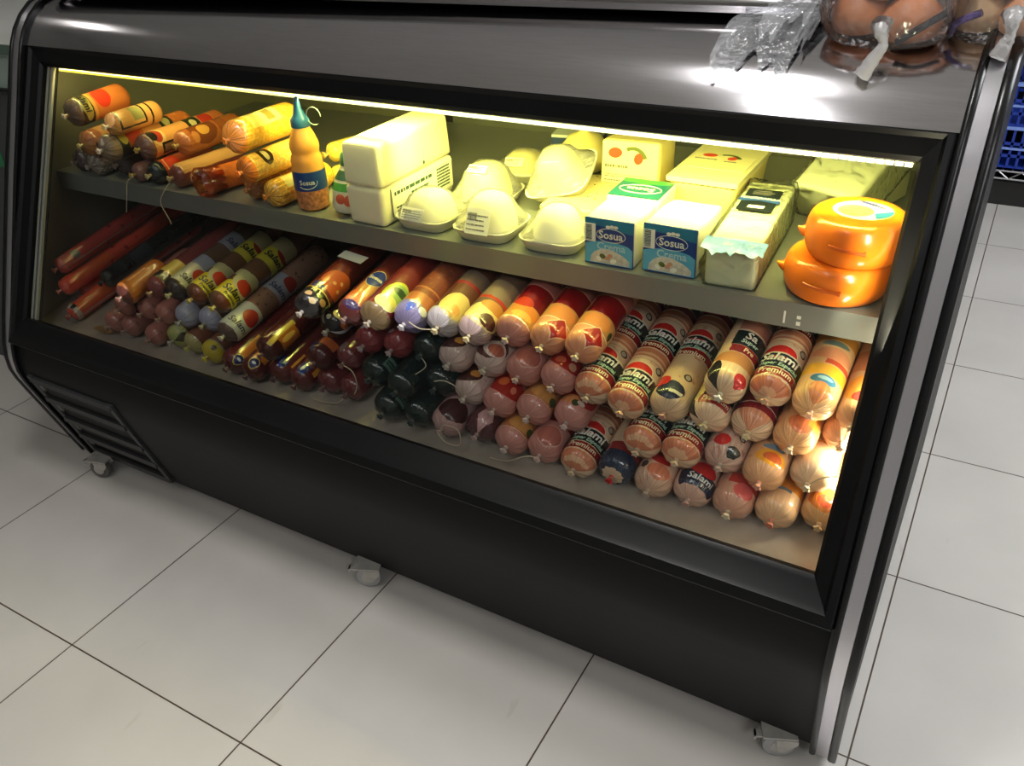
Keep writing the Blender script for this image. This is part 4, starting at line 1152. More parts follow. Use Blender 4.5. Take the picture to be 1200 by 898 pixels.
for kind, x, s, h, lab in (('redtube_b', 0.046, 0.100, 0.115, 'thin long dull red sausage with grey tag, topmost along the end wall'),
                           ('redtube', 0.058, 0.076, 0.0695, 'thin long bright red sausage lying between the dull one and the black one'),
                           ('blacktube', 0.122, 0.148, 0.060, 'long black wrinkled sausage lying on the red ones by the end wall'),
                           ('redtube_w', 0.098, 0.045, 0.0235, 'thin long red sausage with white and black end, lowest by the end wall'),
                           ('redtube', 0.050, 0.120, 0.0235, 'thin long red sausage lying underneath the bright red one')):
    sausage(kind, 0.0222 if kind != 'blacktube' else 0.0235, frame_at(deckpt(x, s, h), 0, DA, 0.8), lab, 'long thin sausages by the end wall', 'sausage', 'sausage')
# a scrap of tan paper on the deck
bm = bmesh.new()
for i in range(7):
    for j in range(3):
        pass
vs = [[bm.verts.new(deckpt(0.176 + 0.012 * i, 0.055 - 0.008 * j + 0.004 * math.sin(i * 1.7), 0.0035 + 0.0022 * math.sin(i * 2.1 + j) + 0.001 * j)) for j in range(3)] for i in range(6)]
for i in range(5):
    for j in range(2):
        bm.faces.new((vs[i][j], vs[i + 1][j], vs[i + 1][j + 1], vs[i][j + 1]))
ex = bmesh.ops.solidify(bm, geom=bm.faces[:], thickness=0.0008)
tag(obj('paper_scrap', bm, mat('tan_paper', (186, 150, 100), 0.7)), 'crumpled tan paper scrap on the deck beside the small brown sausages', 'paper')


# ------------------------------------------------------------------ things on the shelf
def on_shelf(x, y, h=0.0):
    return (x, y, shelf_z(x) + 0.0006 + h)


ORANGE = (214, 108, 40); TANCASE = (222, 172, 96)
KIND['u_orange'] = ((206, 120, 56), [('b', 0.0, 0.020, (110, 90, 80)), ('b', 0.020, 0.050, (40, 38, 34)), ('e', 0.0, 0.036, 0.05, 0.012, (196, 186, 96)), ('e', 0.0, 0.082, 0.030, 0.020, (206, 54, 28)), ('b', 0.05, 0.058, (226, 166, 80)), ('b', 0.150, 0.156, (226, 166, 80))], [('Salami', 0.0, 0.036, 0.021, (30, 30, 26), 0.0006, 0.15)], (190, 170, 140), 0.16, 0.3, None, 0.25)
KIND['u_window'] = ((186, 128, 70), [('r', 0, 0.07, 0.034, 0.055, (54, 40, 26)), ('r', 0, 0.07, 0.030, 0.050, (206, 156, 92)), ('r', 0, 0.115, 0.022, 0.020, (150, 146, 84)), ('e', 0, 0.02, 0.022, 0.018, (180, 112, 70))], [], (206, 190, 130), 0.17, 0.2, None, 0.25)
KIND['u_label'] = ((196, 110, 50), [('b', 0.0, 0.030, (150, 130, 110)), ('b', 0.030, 0.052, (44, 48, 34)), ('e', 0.0, 0.044, 0.022, 0.011, (196, 184, 76)), ('e', 0.0, 0.072, 0.028, 0.020, (206, 74, 34)), ('r', 0.044, 0.08, 0.012, 0.035, (40, 34, 28)), ('b', 0.150, 0.185, (44, 52, 36)), ('e', 0.0, 0.168, 0.014, 0.010, (206, 196, 130)), ('b', 0.1, 0.15, (216, 150, 84))], [], (190, 170, 140), 0.25, 0.5, (90, .55, (216, 140, 66)), 0.3)
KIND['u_cream'] = ((214, 154, 84), [('b', 0.0, 0.022, (120, 84, 80)), ('e', 0.0, 0.040, 0.026, 0.018, (226, 190, 120)), ('e', 0.0, 0.038, 0.018, 0.013, (176, 60, 36)), ('e', -0.004, 0.028, 0.016, 0.010, (40, 40, 30)), ('r', 0.034, 0.066, 0.014, 0.026, (40, 32, 22)), ('r', 0.034, 0.066, 0.009, 0.020, (150, 120, 80)), ('b', 0.128, 0.165, (44, 52, 36)), ('e', 0.0, 0.146, 0.012, 0.009, (206, 196, 130)), ('e', 0.0, 0.185, 0.024, 0.018, (196, 60, 36)), ('b', 0.205, 0.25, (206, 120, 66))], [], (206, 180, 90), 0.25, 0.3, None, 0.25)
KIND['u_green'] = ((206, 120, 66), [('b', 0.02, 0.052, (44, 52, 36)), ('e', 0.0, 0.036, 0.014, 0.008, (206, 196, 130)), ('e', 0.0, 0.075, 0.026, 0.020, (196, 60, 36)), ('b', 0.0, 0.018, (216, 160, 100))], [], (200, 170, 120), 0.16, 0.2, None, 0.25)
KIND['u_cream2'] = ((216, 158, 88), [('r', 0, 0.05, 0.034, 0.036, (46, 36, 26)), ('r', 0, 0.05, 0.029, 0.031, (222, 168, 98)), ('r', 0.004, 0.066, 0.018, 0.014, (156, 152, 90)), ('b', 0.10, 0.105, (46, 36, 26))], [], (210, 190, 130), 0.14, 0.2, None, 0.25)
KIND['u_brown'] = ((168, 96, 44), [('e', 0.0, 0.062, 0.036, 0.036, (120, 62, 26)), ('e', 0.0, 0.062, 0.014, 0.016, (206, 150, 66)), ('e', 0.012, 0.034, 0.014, 0.009, (186, 120, 60)), ('b', 0.105, 0.108, (130, 70, 30)), ('b', 0.108, 0.13, (150, 84, 40))], [], (196, 160, 80), 0.185, 0.25, (80, .6, (186, 112, 56)), 0.24)
KIND['u_navy'] = ((186, 92, 46), [('b', 0.0, 0.026, (22, 34, 42)), ('e', 0.006, 0.050, 0.030, 0.022, (206, 66, 34)), ('e', 0.006, 0.042, 0.024, 0.010, (232, 170, 110)), ('e', 0.006, 0.046, 0.022, 0.011, (206, 70, 40))], [], (206, 190, 150), 0.18, 0.15, None, 0.24)
KIND['u_hang'] = ((126, 84, 78), [('e', 0, 0.03, 0.014, 0.012, (150, 104, 96)), ('b', 0.05, 0.08, (196, 140, 80))], [], (206, 176, 110), 0.18, 0.3, None, 0.25)
KIND['u_tan'] = ((120, 56, 44), [('r', -0.012, 0.13, 0.027, 0.115, (216, 166, 96)), ('e', 0.030, 0.034, 0.012, 0.009, (206, 160, 120))], [], (206, 186, 140), 0.19, 0.15, (160, .6, (150, 72, 52)), 0.3)
KIND['u_grey'] = ((120, 108, 100), [('b', 0.04, 0.06, (60, 52, 50))], [], (170, 160, 150), 0.2, 0.6, (110, .5, (170, 160, 152)), 0.25)
KIND['u_purple'] = ((74, 56, 56), [], [], (140, 120, 120), 0.2, 0.2, None, 0.22)
KIND['u_gold'] = ((216, 158, 50), [('r', -0.004, 0.085, 0.022, 0.040, (236, 212, 120)), ('r', -0.004, 0.10, 0.016, 0.010, (120, 104, 50)), ('b', 0.0, 0.020, (226, 140, 50))], [], (226, 130, 40), 0.19, 0.6, (150, .5, (232, 180, 84)), 0.16)
KIND['u_gold_dark'] = ((214, 164, 80), [('e', 0.0, 0.055, 0.024, 0.015, (60, 40, 24)), ('e', 0.0, 0.055, 0.014, 0.006, (206, 190, 140)), ('b', 0.0, 0.016, (226, 130, 50))], [], (232, 120, 40), 0.19, 0.6, (130, .5, (232, 190, 110)), 0.16)
KIND['u_gold_front'] = ((220, 158, 56), [('r', 0.0, 0.070, 0.016, 0.036, (236, 220, 140)), ('r', 0.0, 0.082, 0.011, 0.006, (150, 130, 70))], [], (226, 140, 60), 0.17, 0.7, (170, .5, (238, 196, 96)), 0.12)
KIND['u_gold_brown'] = ((150, 92, 50), [], [], (206, 140, 80), 0.2, 0.5, (120, .5, (186, 120, 60)), 0.18)
UPPER = [
 ('u_purple', 0.075, 0.640, 0.0275, 0.027, 0.0, 0.0, 'dark purplish salami low at the end of the shelf by the end wall'),
 ('u_grey', 0.140, 0.632, 0.0285, 0.028, 0.0, 0.0, 'salami in wrinkled grey casing lying at the shelf edge'),
 ('u_purple', 0.203, 0.660, 0.0285, 0.028, 0.0, 0.0, 'dark salami mostly hidden behind the wrinkled grey one'),
 ('u_hang', 0.284, 0.636, 0.0230, 0.0225, 0.0, 0.0, 'small brown salami at the shelf edge, knotted tip with hanging string'),
 ('u_navy', 0.336, 0.640, 0.0262, 0.0255, 0.0, 0.0, 'salami with navy end and red oval at the shelf edge'),
 ('u_tan', 0.404, 0.645, 0.0272, 0.0265, 0.10, 0.0, 'salami with flat tan top and dark red side, hanging string'),
 ('u_gold_brown', 0.632, 0.650, 0.0270, 0.026, 0.0, 0.0, 'brown golden salami low behind the netted golden one'),
 ('u_gold_front', 0.706, 0.632, 0.0292, 0.0285, 0.10, 0.0, 'golden netted salami with white label at the shelf edge beside the sauce bottle'),
 ('u_window', 0.152, 0.622, 0.082, 0.030, 0.0, 0.0, 'salami with black framed tan label in the second layer of the shelf pile'),
 ('u_label', 0.242, 0.606, 0.084, 0.030, 0.0, 0.0, 'salami with yellow green oval on a dark band and orange body'),
 ('u_cream', 0.304, 0.656, 0.078, 0.030, 0.0, 0.0, 'cream salami with black windows and a dark spot on its tied end'),
 ('u_brown', 0.380, 0.700, 0.082, 0.029, 0.02, 0.0, 'brown salami with golden crest label on the shelf pile'),
 ('u_cream2', 0.262, 0.622, 0.1345, 0.0255, 0.0, 0.0, 'pale cream salami with black edged print beside the big orange topmost one'),
 ('u_orange', 0.104, 0.640, 0.1415, 0.032, 0.06, 0.06, 'big orange salami with black lettered end, topmost by the end wall'),
 ('u_gold_dark', 0.668, 0.610, 0.0815, 0.0285, 0.02, 0.0, 'golden salami with dark oval label under the big golden one'),
 ('u_gold', 0.646, 0.616, 0.144, 0.0335, 0.02, 0.0, 'big golden salami with white label on top, beside the bottle'),
]
UP = {}
for kind, x, y, h, r, yaw, pitch, lab in UPPER:
    base_roll = 0.7 * math.atan2(2.0 - x, 1.15)
    g = 'golden salamis on the shelf' if 'gold' in kind else 'salamis piled on the shelf'
    UP[lab] = sausage(kind, r, frame_at(on_shelf(x, y - 0.5 * r, h), -yaw, pitch, base_roll), lab, g)
    UP[kind] = (UP[lab], x, y - 0.5 * r, h)
bpy.context.view_layer.update()
for k, pts in (('u_hang', [(0, -0.005, -0.004), (-0.006, -0.020, -0.012), (-0.012, -0.030, -0.05), (-0.028, -0.030, -0.085)]),
               ('u_tan', [(0, -0.005, -0.004), (-0.010, -0.022, -0.022), (-0.022, -0.032, -0.05), (-0.012, -0.030, -0.085), (-0.008, -0.030, -0.100)])):
    rt, x, y, h = UP[k]
    string_on(rt, [Vector(on_shelf(x, y, h)) + Vector(p) for p in pts])
# salami cut open, wrapped in orange film and cling film
bm = bmesh.new()
add_lathe(bm, [(0.0, 0.0), (0.024, 0.0), (0.0265, 0.003), (0.027, 0.02), (0.027, 0.16), (0.020, 0.178), (0.0, 0.18)], 32, 'y')
cs = thing('salami', 'cut salami with round pink face in crinkled orange wrap', 'salami', 'salamis piled on the shelf', frame_at(on_shelf(0.506, 0.640, 0.0275), -0.25, 0.0, 0.0))
obj('casing', bm, mat('orange_wrap', (206, 110, 40), 0.25, bump=0.6, bscale=90, vary=0.3, vscale=60), cs)
bm = bmesh.new(); add_lathe(bm, [(0.0, -0.0012), (0.0235, -0.0012), (0.0242, 0.0)], 32, 'y'); obj('cut_face', bm, mat('cut_meat', (206, 132, 106), 0.4, vary=0.08, vscale=60), cs)
bm = bmesh.new()
rings = add_lathe(bm, [(0.028, 0.03), (0.031, 0.005), (0.034, -0.014), (0.028, -0.022)], 28, 'y')
for ring in rings:
    for k, v in enumerate(ring):
        q = 1 + 0.10 * math.sin(k * 2.3) + 0.06 * math.sin(k * 5.1); v.co.x *= q; v.co.z = max(v.co.z * q, -0.0262)
bmesh.ops.delete(bm, geom=[f for f in bm.faces if len(f.verts) > 4], context='FACES')
obj('loose_wrap', bm, clear_film('orange_film', (232, 150, 70), 0.08, 0.15), cs)


# squeeze bottles
def bottle_parts(root, prof, body_m, seg=36):
    bm = bmesh.new(); add_lathe(bm, prof, seg); return obj('bottle_body', bm, body_m, root, angle=60)


t = thing('sauce_bottle', 'orange cream sauce squeeze bottle with pointed blue cap standing on the shelf', 'bottle', m=frame_at(on_shelf(0.784, 0.664), 0, 0, 0))
BP = [(0.0, 0.0), (0.024, 0.0), (0.0275, 0.004), (0.0300, 0.012), (0.0325, 0.05), (0.0325, 0.082), (0.0318, 0.088), (0.0310, 0.094), (0.0318, 0.100), (0.0300, 0.108), (0.0270, 0.114), (0.0280, 0.120), (0.0295, 0.126), (0.0290, 0.134), (0.0235, 0.150), (0.0170, 0.165), (0.0150, 0.168), (0.0, 0.168)]
bottle_parts(t, BP, mat('sauce_plastic', (236, 164, 84), 0.25, spec=0.5, coat=0.2))
bm = bmesh.new(); add_lathe(bm, [(0.0, 0.166), (0.0185, 0.166), (0.0190, 0.168), (0.0185, 0.180), (0.0150, 0.184), (0.0110, 0.190), (0.0065, 0.208), (0.0042, 0.219), (0.0030, 0.222), (0.0, 0.222)], 28)
cap = obj('cap', bm, mat('blue_cap', (26, 84, 142), 0.35), t, angle=50)
bm = bmesh.new()
pts = [(0.016 + 0.0145 * (1 - math.cos(a)), 0.0, 0.186 + 0.017 * math.sin(a)) for a in [k * PI / 12 for k in range(-8, 13)]]
add_tube(bm, pts, 0.0011, 6); o = obj('cap_ring', bm, mat('clear_ring', (150, 170, 170), 0.3), cap); o.matrix_local = Matrix.Rotation(0.3, 4, 'Z')
for nm, prof, mm in (('label', [(0.0332, 0.044), (0.0334, 0.05), (0.0334, 0.080), (0.0332, 0.083)], mat('blue_label', (22, 62, 140), 0.35)),
                     ('meat_print', [(0.0308, 0.006), (0.0324, 0.02), (0.0333, 0.0435)], mat('print_brown', (196, 128, 88), 0.35, vary=0.5, vscale=140))):
    bm = bmesh.new(); a = add_lathe(bm, prof, 48)
    bmesh.ops.delete(bm, geom=[f for f in bm.faces if len(f.verts) > 4], context='FACES')
    lo = obj(nm, bm, mm, t)


def bent_text(parent, txt, size, R, zc, ang, m_, bold=0.0003, shear=0.0):
    b2 = text_bm(txt, size, bold, shear, 0.003)
    for v in b2.verts:
        th = v.co.x / R + ang; v.co = (R * math.sin(th), -R * math.cos(th), zc + v.co.y)
    return obj('lettering', b2, m_, parent, smooth=False)


white_ink = mat('white_ink', (232, 232, 226), 0.4)
bent_text(t, 'Sosua', 0.0135, 0.0338, 0.062, 0.55, white_ink)
bm = bmesh.new()
pts = [(0.0340 * math.sin(0.55 + 0.62 * math.cos(a)), -0.0340 * math.cos(0.55 + 0.62 * math.cos(a)), 0.062 + 0.0125 * math.sin(a)) for a in [2 * PI * k / 36 for k in range(22, 38)]]
add_tube(bm, pts, 0.0006, 5); obj('label_swash', bm, white_ink, t)

t = thing('dressing_bottle', 'white dressing bottle with green band and dark cap beside the big cheese block', 'bottle', m=frame_at(on_shelf(0.878, 0.660), 0, -0.22, 0.10))
t.matrix_world = frame_at(on_shelf(0.872, 0.662, 0.004), 0, -0.16, 0.06)
bottle_parts(t, [(0.0, 0.0), (0.022, 0.0), (0.027, 0.004), (0.029, 0.012), (0.029, 0.045), (0.026, 0.060), (0.020, 0.075), (0.014, 0.088), (0.013, 0.094), (0.0, 0.094)], mat('white_plastic', (222, 218, 200), 0.3))
bm = bmesh.new(); add_lathe(bm, [(0.0, 0.092), (0.0150, 0.092), (0.0155, 0.096), (0.0145, 0.112), (0.012, 0.116), (0.0, 0.116)], 24); obj('cap', bm, mat('green_cap', (40, 96, 88), 0.4), t)
for nm, prof, col in (('green_band', [(0.0293, 0.045), (0.0263, 0.0605)], (76, 150, 70)), ('label', [(0.0247, 0.066), (0.0165, 0.084)], (34, 70, 62))):
    bm = bmesh.new(); add_lathe(bm, prof, 32); bmesh.ops.delete(bm, geom=[f for f in bm.faces if len(f.verts) > 4], context='FACES'); obj(nm, bm, mat(nm + '_ink', col, 0.4), t)
for a, z, r in ((0.2, 0.030, 0.010), (0.85, 0.028, 0.012)):
    bm = bmesh.new(); add_lathe(bm, [(0.0, 0.0012), (r * .7, 0.001), (r, 0.0)], 20)
    o = obj('tomato_print', bm, mat('tomato_red', (206, 96, 70), 0.4), t)
    o.matrix_local = Matrix.Rotation(a, 4, 'Z') @ Matrix.Translation((0, -0.0288, z)) @ Matrix.Rotation(R_(90), 4, 'X')
# two yellow sausages lying at the back between bottle and cheese block
KIND['u_pale'] = ((196, 170, 76), [('b', 0.02, 0.024, (220, 200, 120))], [], (196, 170, 100), 0.24, 0.3, (80, .55, (216, 196, 110)), 0.25)
sausage('u_pale', 0.022, frame_at(on_shelf(0.742, 0.775, 0.0225), -0.30, 0.0, 0), 'dull yellow sausage on the shelf behind the sauce bottle, the lower one', 'dull yellow sausages behind the bottle')
sausage('u_pale', 0.022, frame_at(on_shelf(0.722, 0.795, 0.066), -0.30, 0.0, 0), 'dull yellow sausage on the shelf behind the sauce bottle, the upper one', 'dull yellow sausages behind the bottle')

# ---- cheeses
cheese_white = mat('white_cheese', (238, 232, 206), 0.42, bump=0.12, bscale=35, vary=0.03, vscale=20)
cheese_yellow = mat('yellow_cheese', (238, 222, 150), 0.35, bump=0.06, bscale=60, vary=0.04, vscale=25)
foam = mat('foam_tray_white', (236, 232, 214), 0.6, bump=0.05, bscale=300)
paper = mat('label_paper', (240, 238, 226), 0.5)
ink = mat('label_ink', (44, 42, 40), 0.6)
grey_ink = mat('label_grey_ink', (110, 108, 100), 0.6)
cling = clear_film('cling_film', (254, 254, 251), 0.015, 0.08, haze=0.22, bump=0.7, bscale=45, ior=1.14)


def rounded_block(name, w, d, h, r, mat_, parent, taper=0.0, bulge=0.0, n=6):
    """block with its base centred on the origin, rounded edges, optionally wider at the top"""
    bm = bmesh.new()
    add_box(bm, (-w / 2, -d / 2, 0), (w / 2, d / 2, h))
    bmesh.ops.subdivide_edges(bm, edges=bm.edges[:], cuts=3, use_grid_fill=True)
    for v in bm.verts:
        f = 1 + taper * (v.co.z / h - 0.5)
        v.co.x *= f; v.co.y *= (1 + 0.5 * (f - 1))
        if bulge:
            nx = 1 - (2 * v.co.x / w) ** 2; ny = 1 - (2 * v.co.y / d) ** 2
            if v.co.z > h * 0.9:
                v.co.z += bulge * max(nx, 0) * max(ny, 0)
    bevel(bm, r, 3, 40)
    return obj(name, bm, mat_, parent, angle=60)


def print_lines(bm, x0, x1, z0, z1, n, y=0.0, fill=0.55, seed=1):
    rnd = random.Random(seed); dz = (z1 - z0) / n
    for i in range(n):
        x = x0
        end = x1 - rnd.random() * 0.25 * (x1 - x0)
        z = z0 + i * dz
        while x < end:
            w = (0.03 + 0.10 * rnd.random()) * (x1 - x0)
            add_box(bm, (x, y - 0.0004, z), (min(x + w, end), y, z + dz * fill)); x += w + 0.02 * (x1 - x0)


def barcode(bm, x0, x1, z0, z1, y=0.0, seed=3):
    rnd = random.Random(seed); x = x0
    while x < x1:
        w = rnd.choice((0.0006, 0.0006, 0.0011, 0.0016)); add_box(bm, (x, y - 0.0004, z0), (min(x + w, x1), y, z1)); x += w + rnd.choice((0.0006, 0.0010))


def plate(w, h, t=0.0006, m=None):
    return box((-w / 2, -t, -h / 2), (w / 2, 0, h / 2))


# two big wrapped white cheese blocks, one on the other
BLK = (0.955, 0.742)
for i, (h0, hh, yaw, lab) in enumerate(((0.0, 0.076, -0.02, 'big white cheese block with black printed side label, the lower of two'),
                                        (0.0768, 0.082, 0.0, 'big white cheese block with smooth wrapped top, lying on the labelled one'))):
    t = thing('cheese_block', lab, 'cheese', 'stacked white cheese blocks', frame_at(on_shelf(BLK[0], BLK[1], h0), yaw))
    rounded_block('cheese', 0.088, 0.235, hh, 0.010, cheese_white, t, taper=0.03 if i == 0 else -0.05, bulge=0.004)
    if i == 0:
        p = obj('side_label', box((-0.092, -0.0007, -0.026), (0.110, 0, 0.030)), paper, t)
        p.matrix_local = Matrix.Translation((0.0462, 0, 0.040)) @ Matrix.Rotation(R_(90), 4, 'Z')
        bm = bmesh.new(); add_box(bm, (-0.0925, -0.0012, -0.026), (-0.0912, -0.0007, 0.030)); print_lines(bm, -0.082, 0.050, 0.014, 0.024, 1, -0.0007, 0.7, 4); print_lines(bm, -0.03, 0.03, 0.002, 0.008, 1, -0.0007, 0.8, 8)
        print_lines(bm, -0.080, -0.01, -0.012, -0.006, 1, -0.0007, .5, 5); print_lines(bm, 0.056, 0.104, -0.018, 0.026, 7, -0.0007, 0.6, 9); add_box(bm, (-0.078, -0.0012, -0.024), (-0.060, -0.0007, -0.016))
        obj('label_print', bm, ink, p, smooth=False)
    else:
        bm = bmesh.new(); add_lathe(bm, [(0.0, 0.0004), (0.0035, 0.0003), (0.004, 0.0)], 12)
        o = obj('dark_speck', bm, ink, t); o.matrix_local = Matrix.Translation((0.0455, 0.02, 0.012)) @ Matrix.Rotation(R_(90), 4, 'Y')
        # folded film ridge on the front
        bm = bmesh.new(); add_tube(bm, smooth_path([(-0.030, -0.1195, 0.004), (-0.01, -0.1205, 0.002), (0.03, -0.1205, 0.004)]), 0.0012, 6); obj('film_fold', bm, cling, t)


def foam_cheese(x, y, w, d, lab, dome=(0.85, 0.85, 0.06), yaw=0.0, pitch=0.0, roll=0.0, h=0.0, sticker=None, yellow=False, egg=0.0, seed=1):
    t = thing('wrapped_cheese_tray', lab, 'cheese tray', 'cheese portions wrapped on foam trays', frame_at(on_shelf(x, y, h), yaw, pitch, roll))
    bm = bmesh.new()
    prof = [(0.0, 0.0), (0.38, 0.0), (0.42, 0.002), (0.485, 0.019), (0.505, 0.021), (0.51, 0.0235), (0.50, 0.0245), (0.475, 0.022), (0.41, 0.005), (0.0, 0.0035)]
    add_lathe(bm, [(r * 1.0, z) for r, z in prof], 48, 'z', w, d, 4.5)
    obj('foam_tray', bm, foam, t, angle=50)
    bm = bmesh.new(); n = 12; H = dome[2]
    dp = [(math.cos(PI / 2 * k / n) ** (0.62), 0.0045 + H * math.sin(PI / 2 * k / n)) for k in range(n)] + [(0.0, 0.0045 + H)]
    dp = [(0.0, 0.0045)] + [(r * 0.40, z) for r, z in dp]
    add_lathe(bm, dp, 40, 'z', w * dome[0], d * dome[1], 2.3)
    for v in bm.verts:
        v.co.y += egg * v.co.z
    obj('cheese', bm, cheese_yellow if yellow else cheese_white, t, angle=70)
    # cling film stretched from the crown of the cheese to the rim
    bm = bmesh.new()
    fp = [(0.515, 0.019), (0.512, 0.0255), (0.44 * max(dome[0], .8), 0.0245 + 0.28 * (H - 0.02)), (0.40 * dome[0] * 0.93, 0.006 + H * 0.62), (0.40 * dome[0] * 0.80, 0.0062 + H * 0.80), (0.40 * dome[0] * 0.5, 0.0066 + H * 0.955), (0.0, 0.0068 + H)]
    rr = add_lathe(bm, fp, 48, 'z', w, d * dome[1] / max(dome[0], .01) if False else d, 3.0)
    rnd = random.Random(seed)
    for ring in rr[1:-1]:
        ph = rnd.random() * 6
        for k, v in enumerate(ring):
            q = 1 + 0.012 * math.sin(7 * k / 48 * 2 * PI + ph); v.co.x *= q; v.co.y *= q
    for v in bm.verts:
        v.co.y += egg * v.co.z if v.co.z > 0.03 else 0
    obj('cling_film', bm, cling, t, angle=80)
    if sticker:
        sx, sy, sz, tilt, sw, sh = sticker
        p = obj('price_label', plate(sw, sh), paper, t, smooth=False)
        p.matrix_local = Matrix.Translation((sx, sy, sz)) @ Matrix.Rotation(tilt, 4, 'X')
        bm = bmesh.new(); print_lines(bm, -sw * .45, sw * .45, -sh * .35, sh * .38, 4, -0.0006, 0.32, seed); barcode(bm, -sw * .42, -sw * .05, sh * .05, sh * .32, -0.0006, seed)
        obj('label_print', bm, grey_ink, p, smooth=False)
    return t


foam_cheese(1.066, 0.684, 0.116, 0.112, 'foam tray with round white cheese and price label beside the big block, front row', (1.04, 1.04, 0.062), 0.0, sticker=(-0.010, -0.0500, 0.034, -0.55, 0.050, 0.024), seed=11)
foam_cheese(1.200, 0.684, 0.120, 0.118, 'foam tray with tall domed white cheese and big white label, middle of front row', (0.98, 1.0, 0.074), 0.03, sticker=(0.002, -0.0535, 0.042, -0.42, 0.048, 0.046), seed=12)
foam_cheese(1.336, 0.688, 0.118, 0.120, 'foam tray with shiny wrapped cheese next to the blue cream cheese pack, front row', (0.92, 0.92, 0.066), 0.05, seed=13)
foam_cheese(1.108, 0.820, 0.125, 0.130, 'foam tray with egg shaped yellow cheese behind the front trays', (0.98, 1.0, 0.078), 0.1, yellow=True, sticker=(-0.004, -0.0305, 0.0775, -0.98, 0.040, 0.018), seed=14)
foam_cheese(1.098, 0.990, 0.125, 0.125, 'foam tray with yellow cheese and label at the very back of the shelf', (0.9, 0.9, 0.052), 0.2, yellow=True, sticker=(-0.01, -0.040, 0.042, -0.75, 0.04, 0.02), seed=15)
foam_cheese(1.262, 0.862, 0.130, 0.130, 'foam tray tilted forward with smooth yellow cheese ball, lying on the flat pack', (0.86, 0.86, 0.072), 0.15, R_(22), R_(-14), h=0.046, yellow=True, seed=16)
# flat yellow cheese slab and a round pale cheese ball behind
t = thing('cheese_slab', 'flat yellow cheese slab lying under the tilted tray', 'cheese', m=frame_at(on_shelf(1.318, 0.850), 0.05))
rounded_block('cheese', 0.12, 0.19, 0.040, 0.006, cheese_yellow, t, bulge=0.003)
bm = bmesh.new()
rnd = random.Random(6)
for k in range(14):
    x = rnd.uniform(-.05, .05); y = rnd.uniform(-.09, .09); s_ = rnd.uniform(.0010, .0022)
    add_lathe(bm, [(0.0, 0.0008), (s_ * .7, 0.0006), (s_, 0.0)], 8, m=Matrix.Translation((x, y, 0.0412 + 0.003 * max(0, 1 - (x / .06) ** 2) * max(0, 1 - (y / .095) ** 2))))
obj('herb_speck', bm, ink, t); C.objects[-1]
t = thing('cheese_ball', 'pale yellow round cheese in plastic behind the tilted tray', 'cheese', m=frame_at(on_shelf(1.208, 1.060)))
bm = bmesh.new(); add_lathe(bm, [(0.0, 0.0), (0.030, 0.002), (0.048, 0.014), (0.054, 0.034), (0.050, 0.058), (0.034, 0.078), (0.014, 0.086), (0.006, 0.092), (0.008, 0.104), (0.0, 0.102)], 32); obj('cheese', bm, cheese_yellow, t)
t = thing('small_carton', 'small white and blue carton at the back behind the trays', 'carton', m=frame_at(on_shelf(1.165, 1.120), 0.2))
obj('carton_body', box((-0.055, -0.03, 0), (0.055, 0.03, 0.066), 0.003), mat('pale_carton', (196, 204, 210), 0.5), t)
bm = bmesh.new(); add_box(bm, (-0.0555, -0.0305, 0.044), (0.0555, 0.0305, 0.060)); obj('blue_stripe', bm, mat('carton_blue', (40, 60, 110), 0.5), t, smooth=False)


# bag of sliced cheese standing on edge, tomato print on its face
t = thing('cheese_pack', 'upright pack with tomato print and barcode standing behind the cream cheese', 'cheese', m=frame_at(on_shelf(1.372, 0.955), 0.06, R_(-6), 0))
rounded_block('cheese', 0.118, 0.100, 0.118, 0.008, cheese_yellow, t, taper=-0.04)
p = obj('printed_face', box((-0.056, -0.0012, -0.056), (0.056, 0, 0.056), 0.0005), mat('face_film', (238, 230, 176), 0.25), t); p.matrix_local = Matrix.Translation((0, -0.0508, 0.060))
red_ink = mat('tomato_ink', (214, 70, 36), 0.4); leaf_ink = mat('leaf_ink', (92, 104, 44), 0.4)


def blob(parent, name, pts, m_, y=-0.0014, t_=0.0005):
    bm = bmesh.new(); n = len(pts)
    a = [bm.verts.new((px, y, pz)) for px, pz in pts]; b = [bm.verts.new((px, y + t_, pz)) for px, pz in pts]
    bm.faces.new(a); bm.faces.new(list(reversed(b)))
    for i in range(n):
        bm.faces.new((a[i], a[(i + 1) % n], b[(i + 1) % n], b[i]))
    return obj(name, bm, m_, parent, smooth=False)


def ell(cx, cz, rx, rz, n=20, a0=0, tilt=0.0):
    o = []
    for k in range(n):
        a = 2 * PI * k / n; x, z = rx * math.cos(a), rz * math.sin(a)
        o.append((cx + x * math.cos(tilt) - z * math.sin(tilt), cz + x * math.sin(tilt) + z * math.cos(tilt)))
    return o


def tomatoes(p, flip=1, s=1.0, y=-0.0016):
    blob(p, 'tomato_print', ell(-0.030 * s, 0.034 * s, 0.014 * s, 0.010 * s, tilt=0.1), red_ink, y)
    blob(p, 'tomato_print', ell(0.017 * s, 0.026 * s, 0.009 * s, 0.011 * s, tilt=-0.3), red_ink, y)
    arc = [(0.006 * s + 0.030 * s * math.cos(a), 0.018 * s + 0.030 * s * math.sin(a)) for a in [R_(k) for k in range(20, 130, 10)]]
    arc += [(0.006 * s + 0.022 * s * math.cos(a), 0.018 * s + 0.023 * s * math.sin(a)) for a in [R_(k) for k in range(120, 10, -10)]]
    blob(p, 'leaf_print', arc, leaf_ink, y)


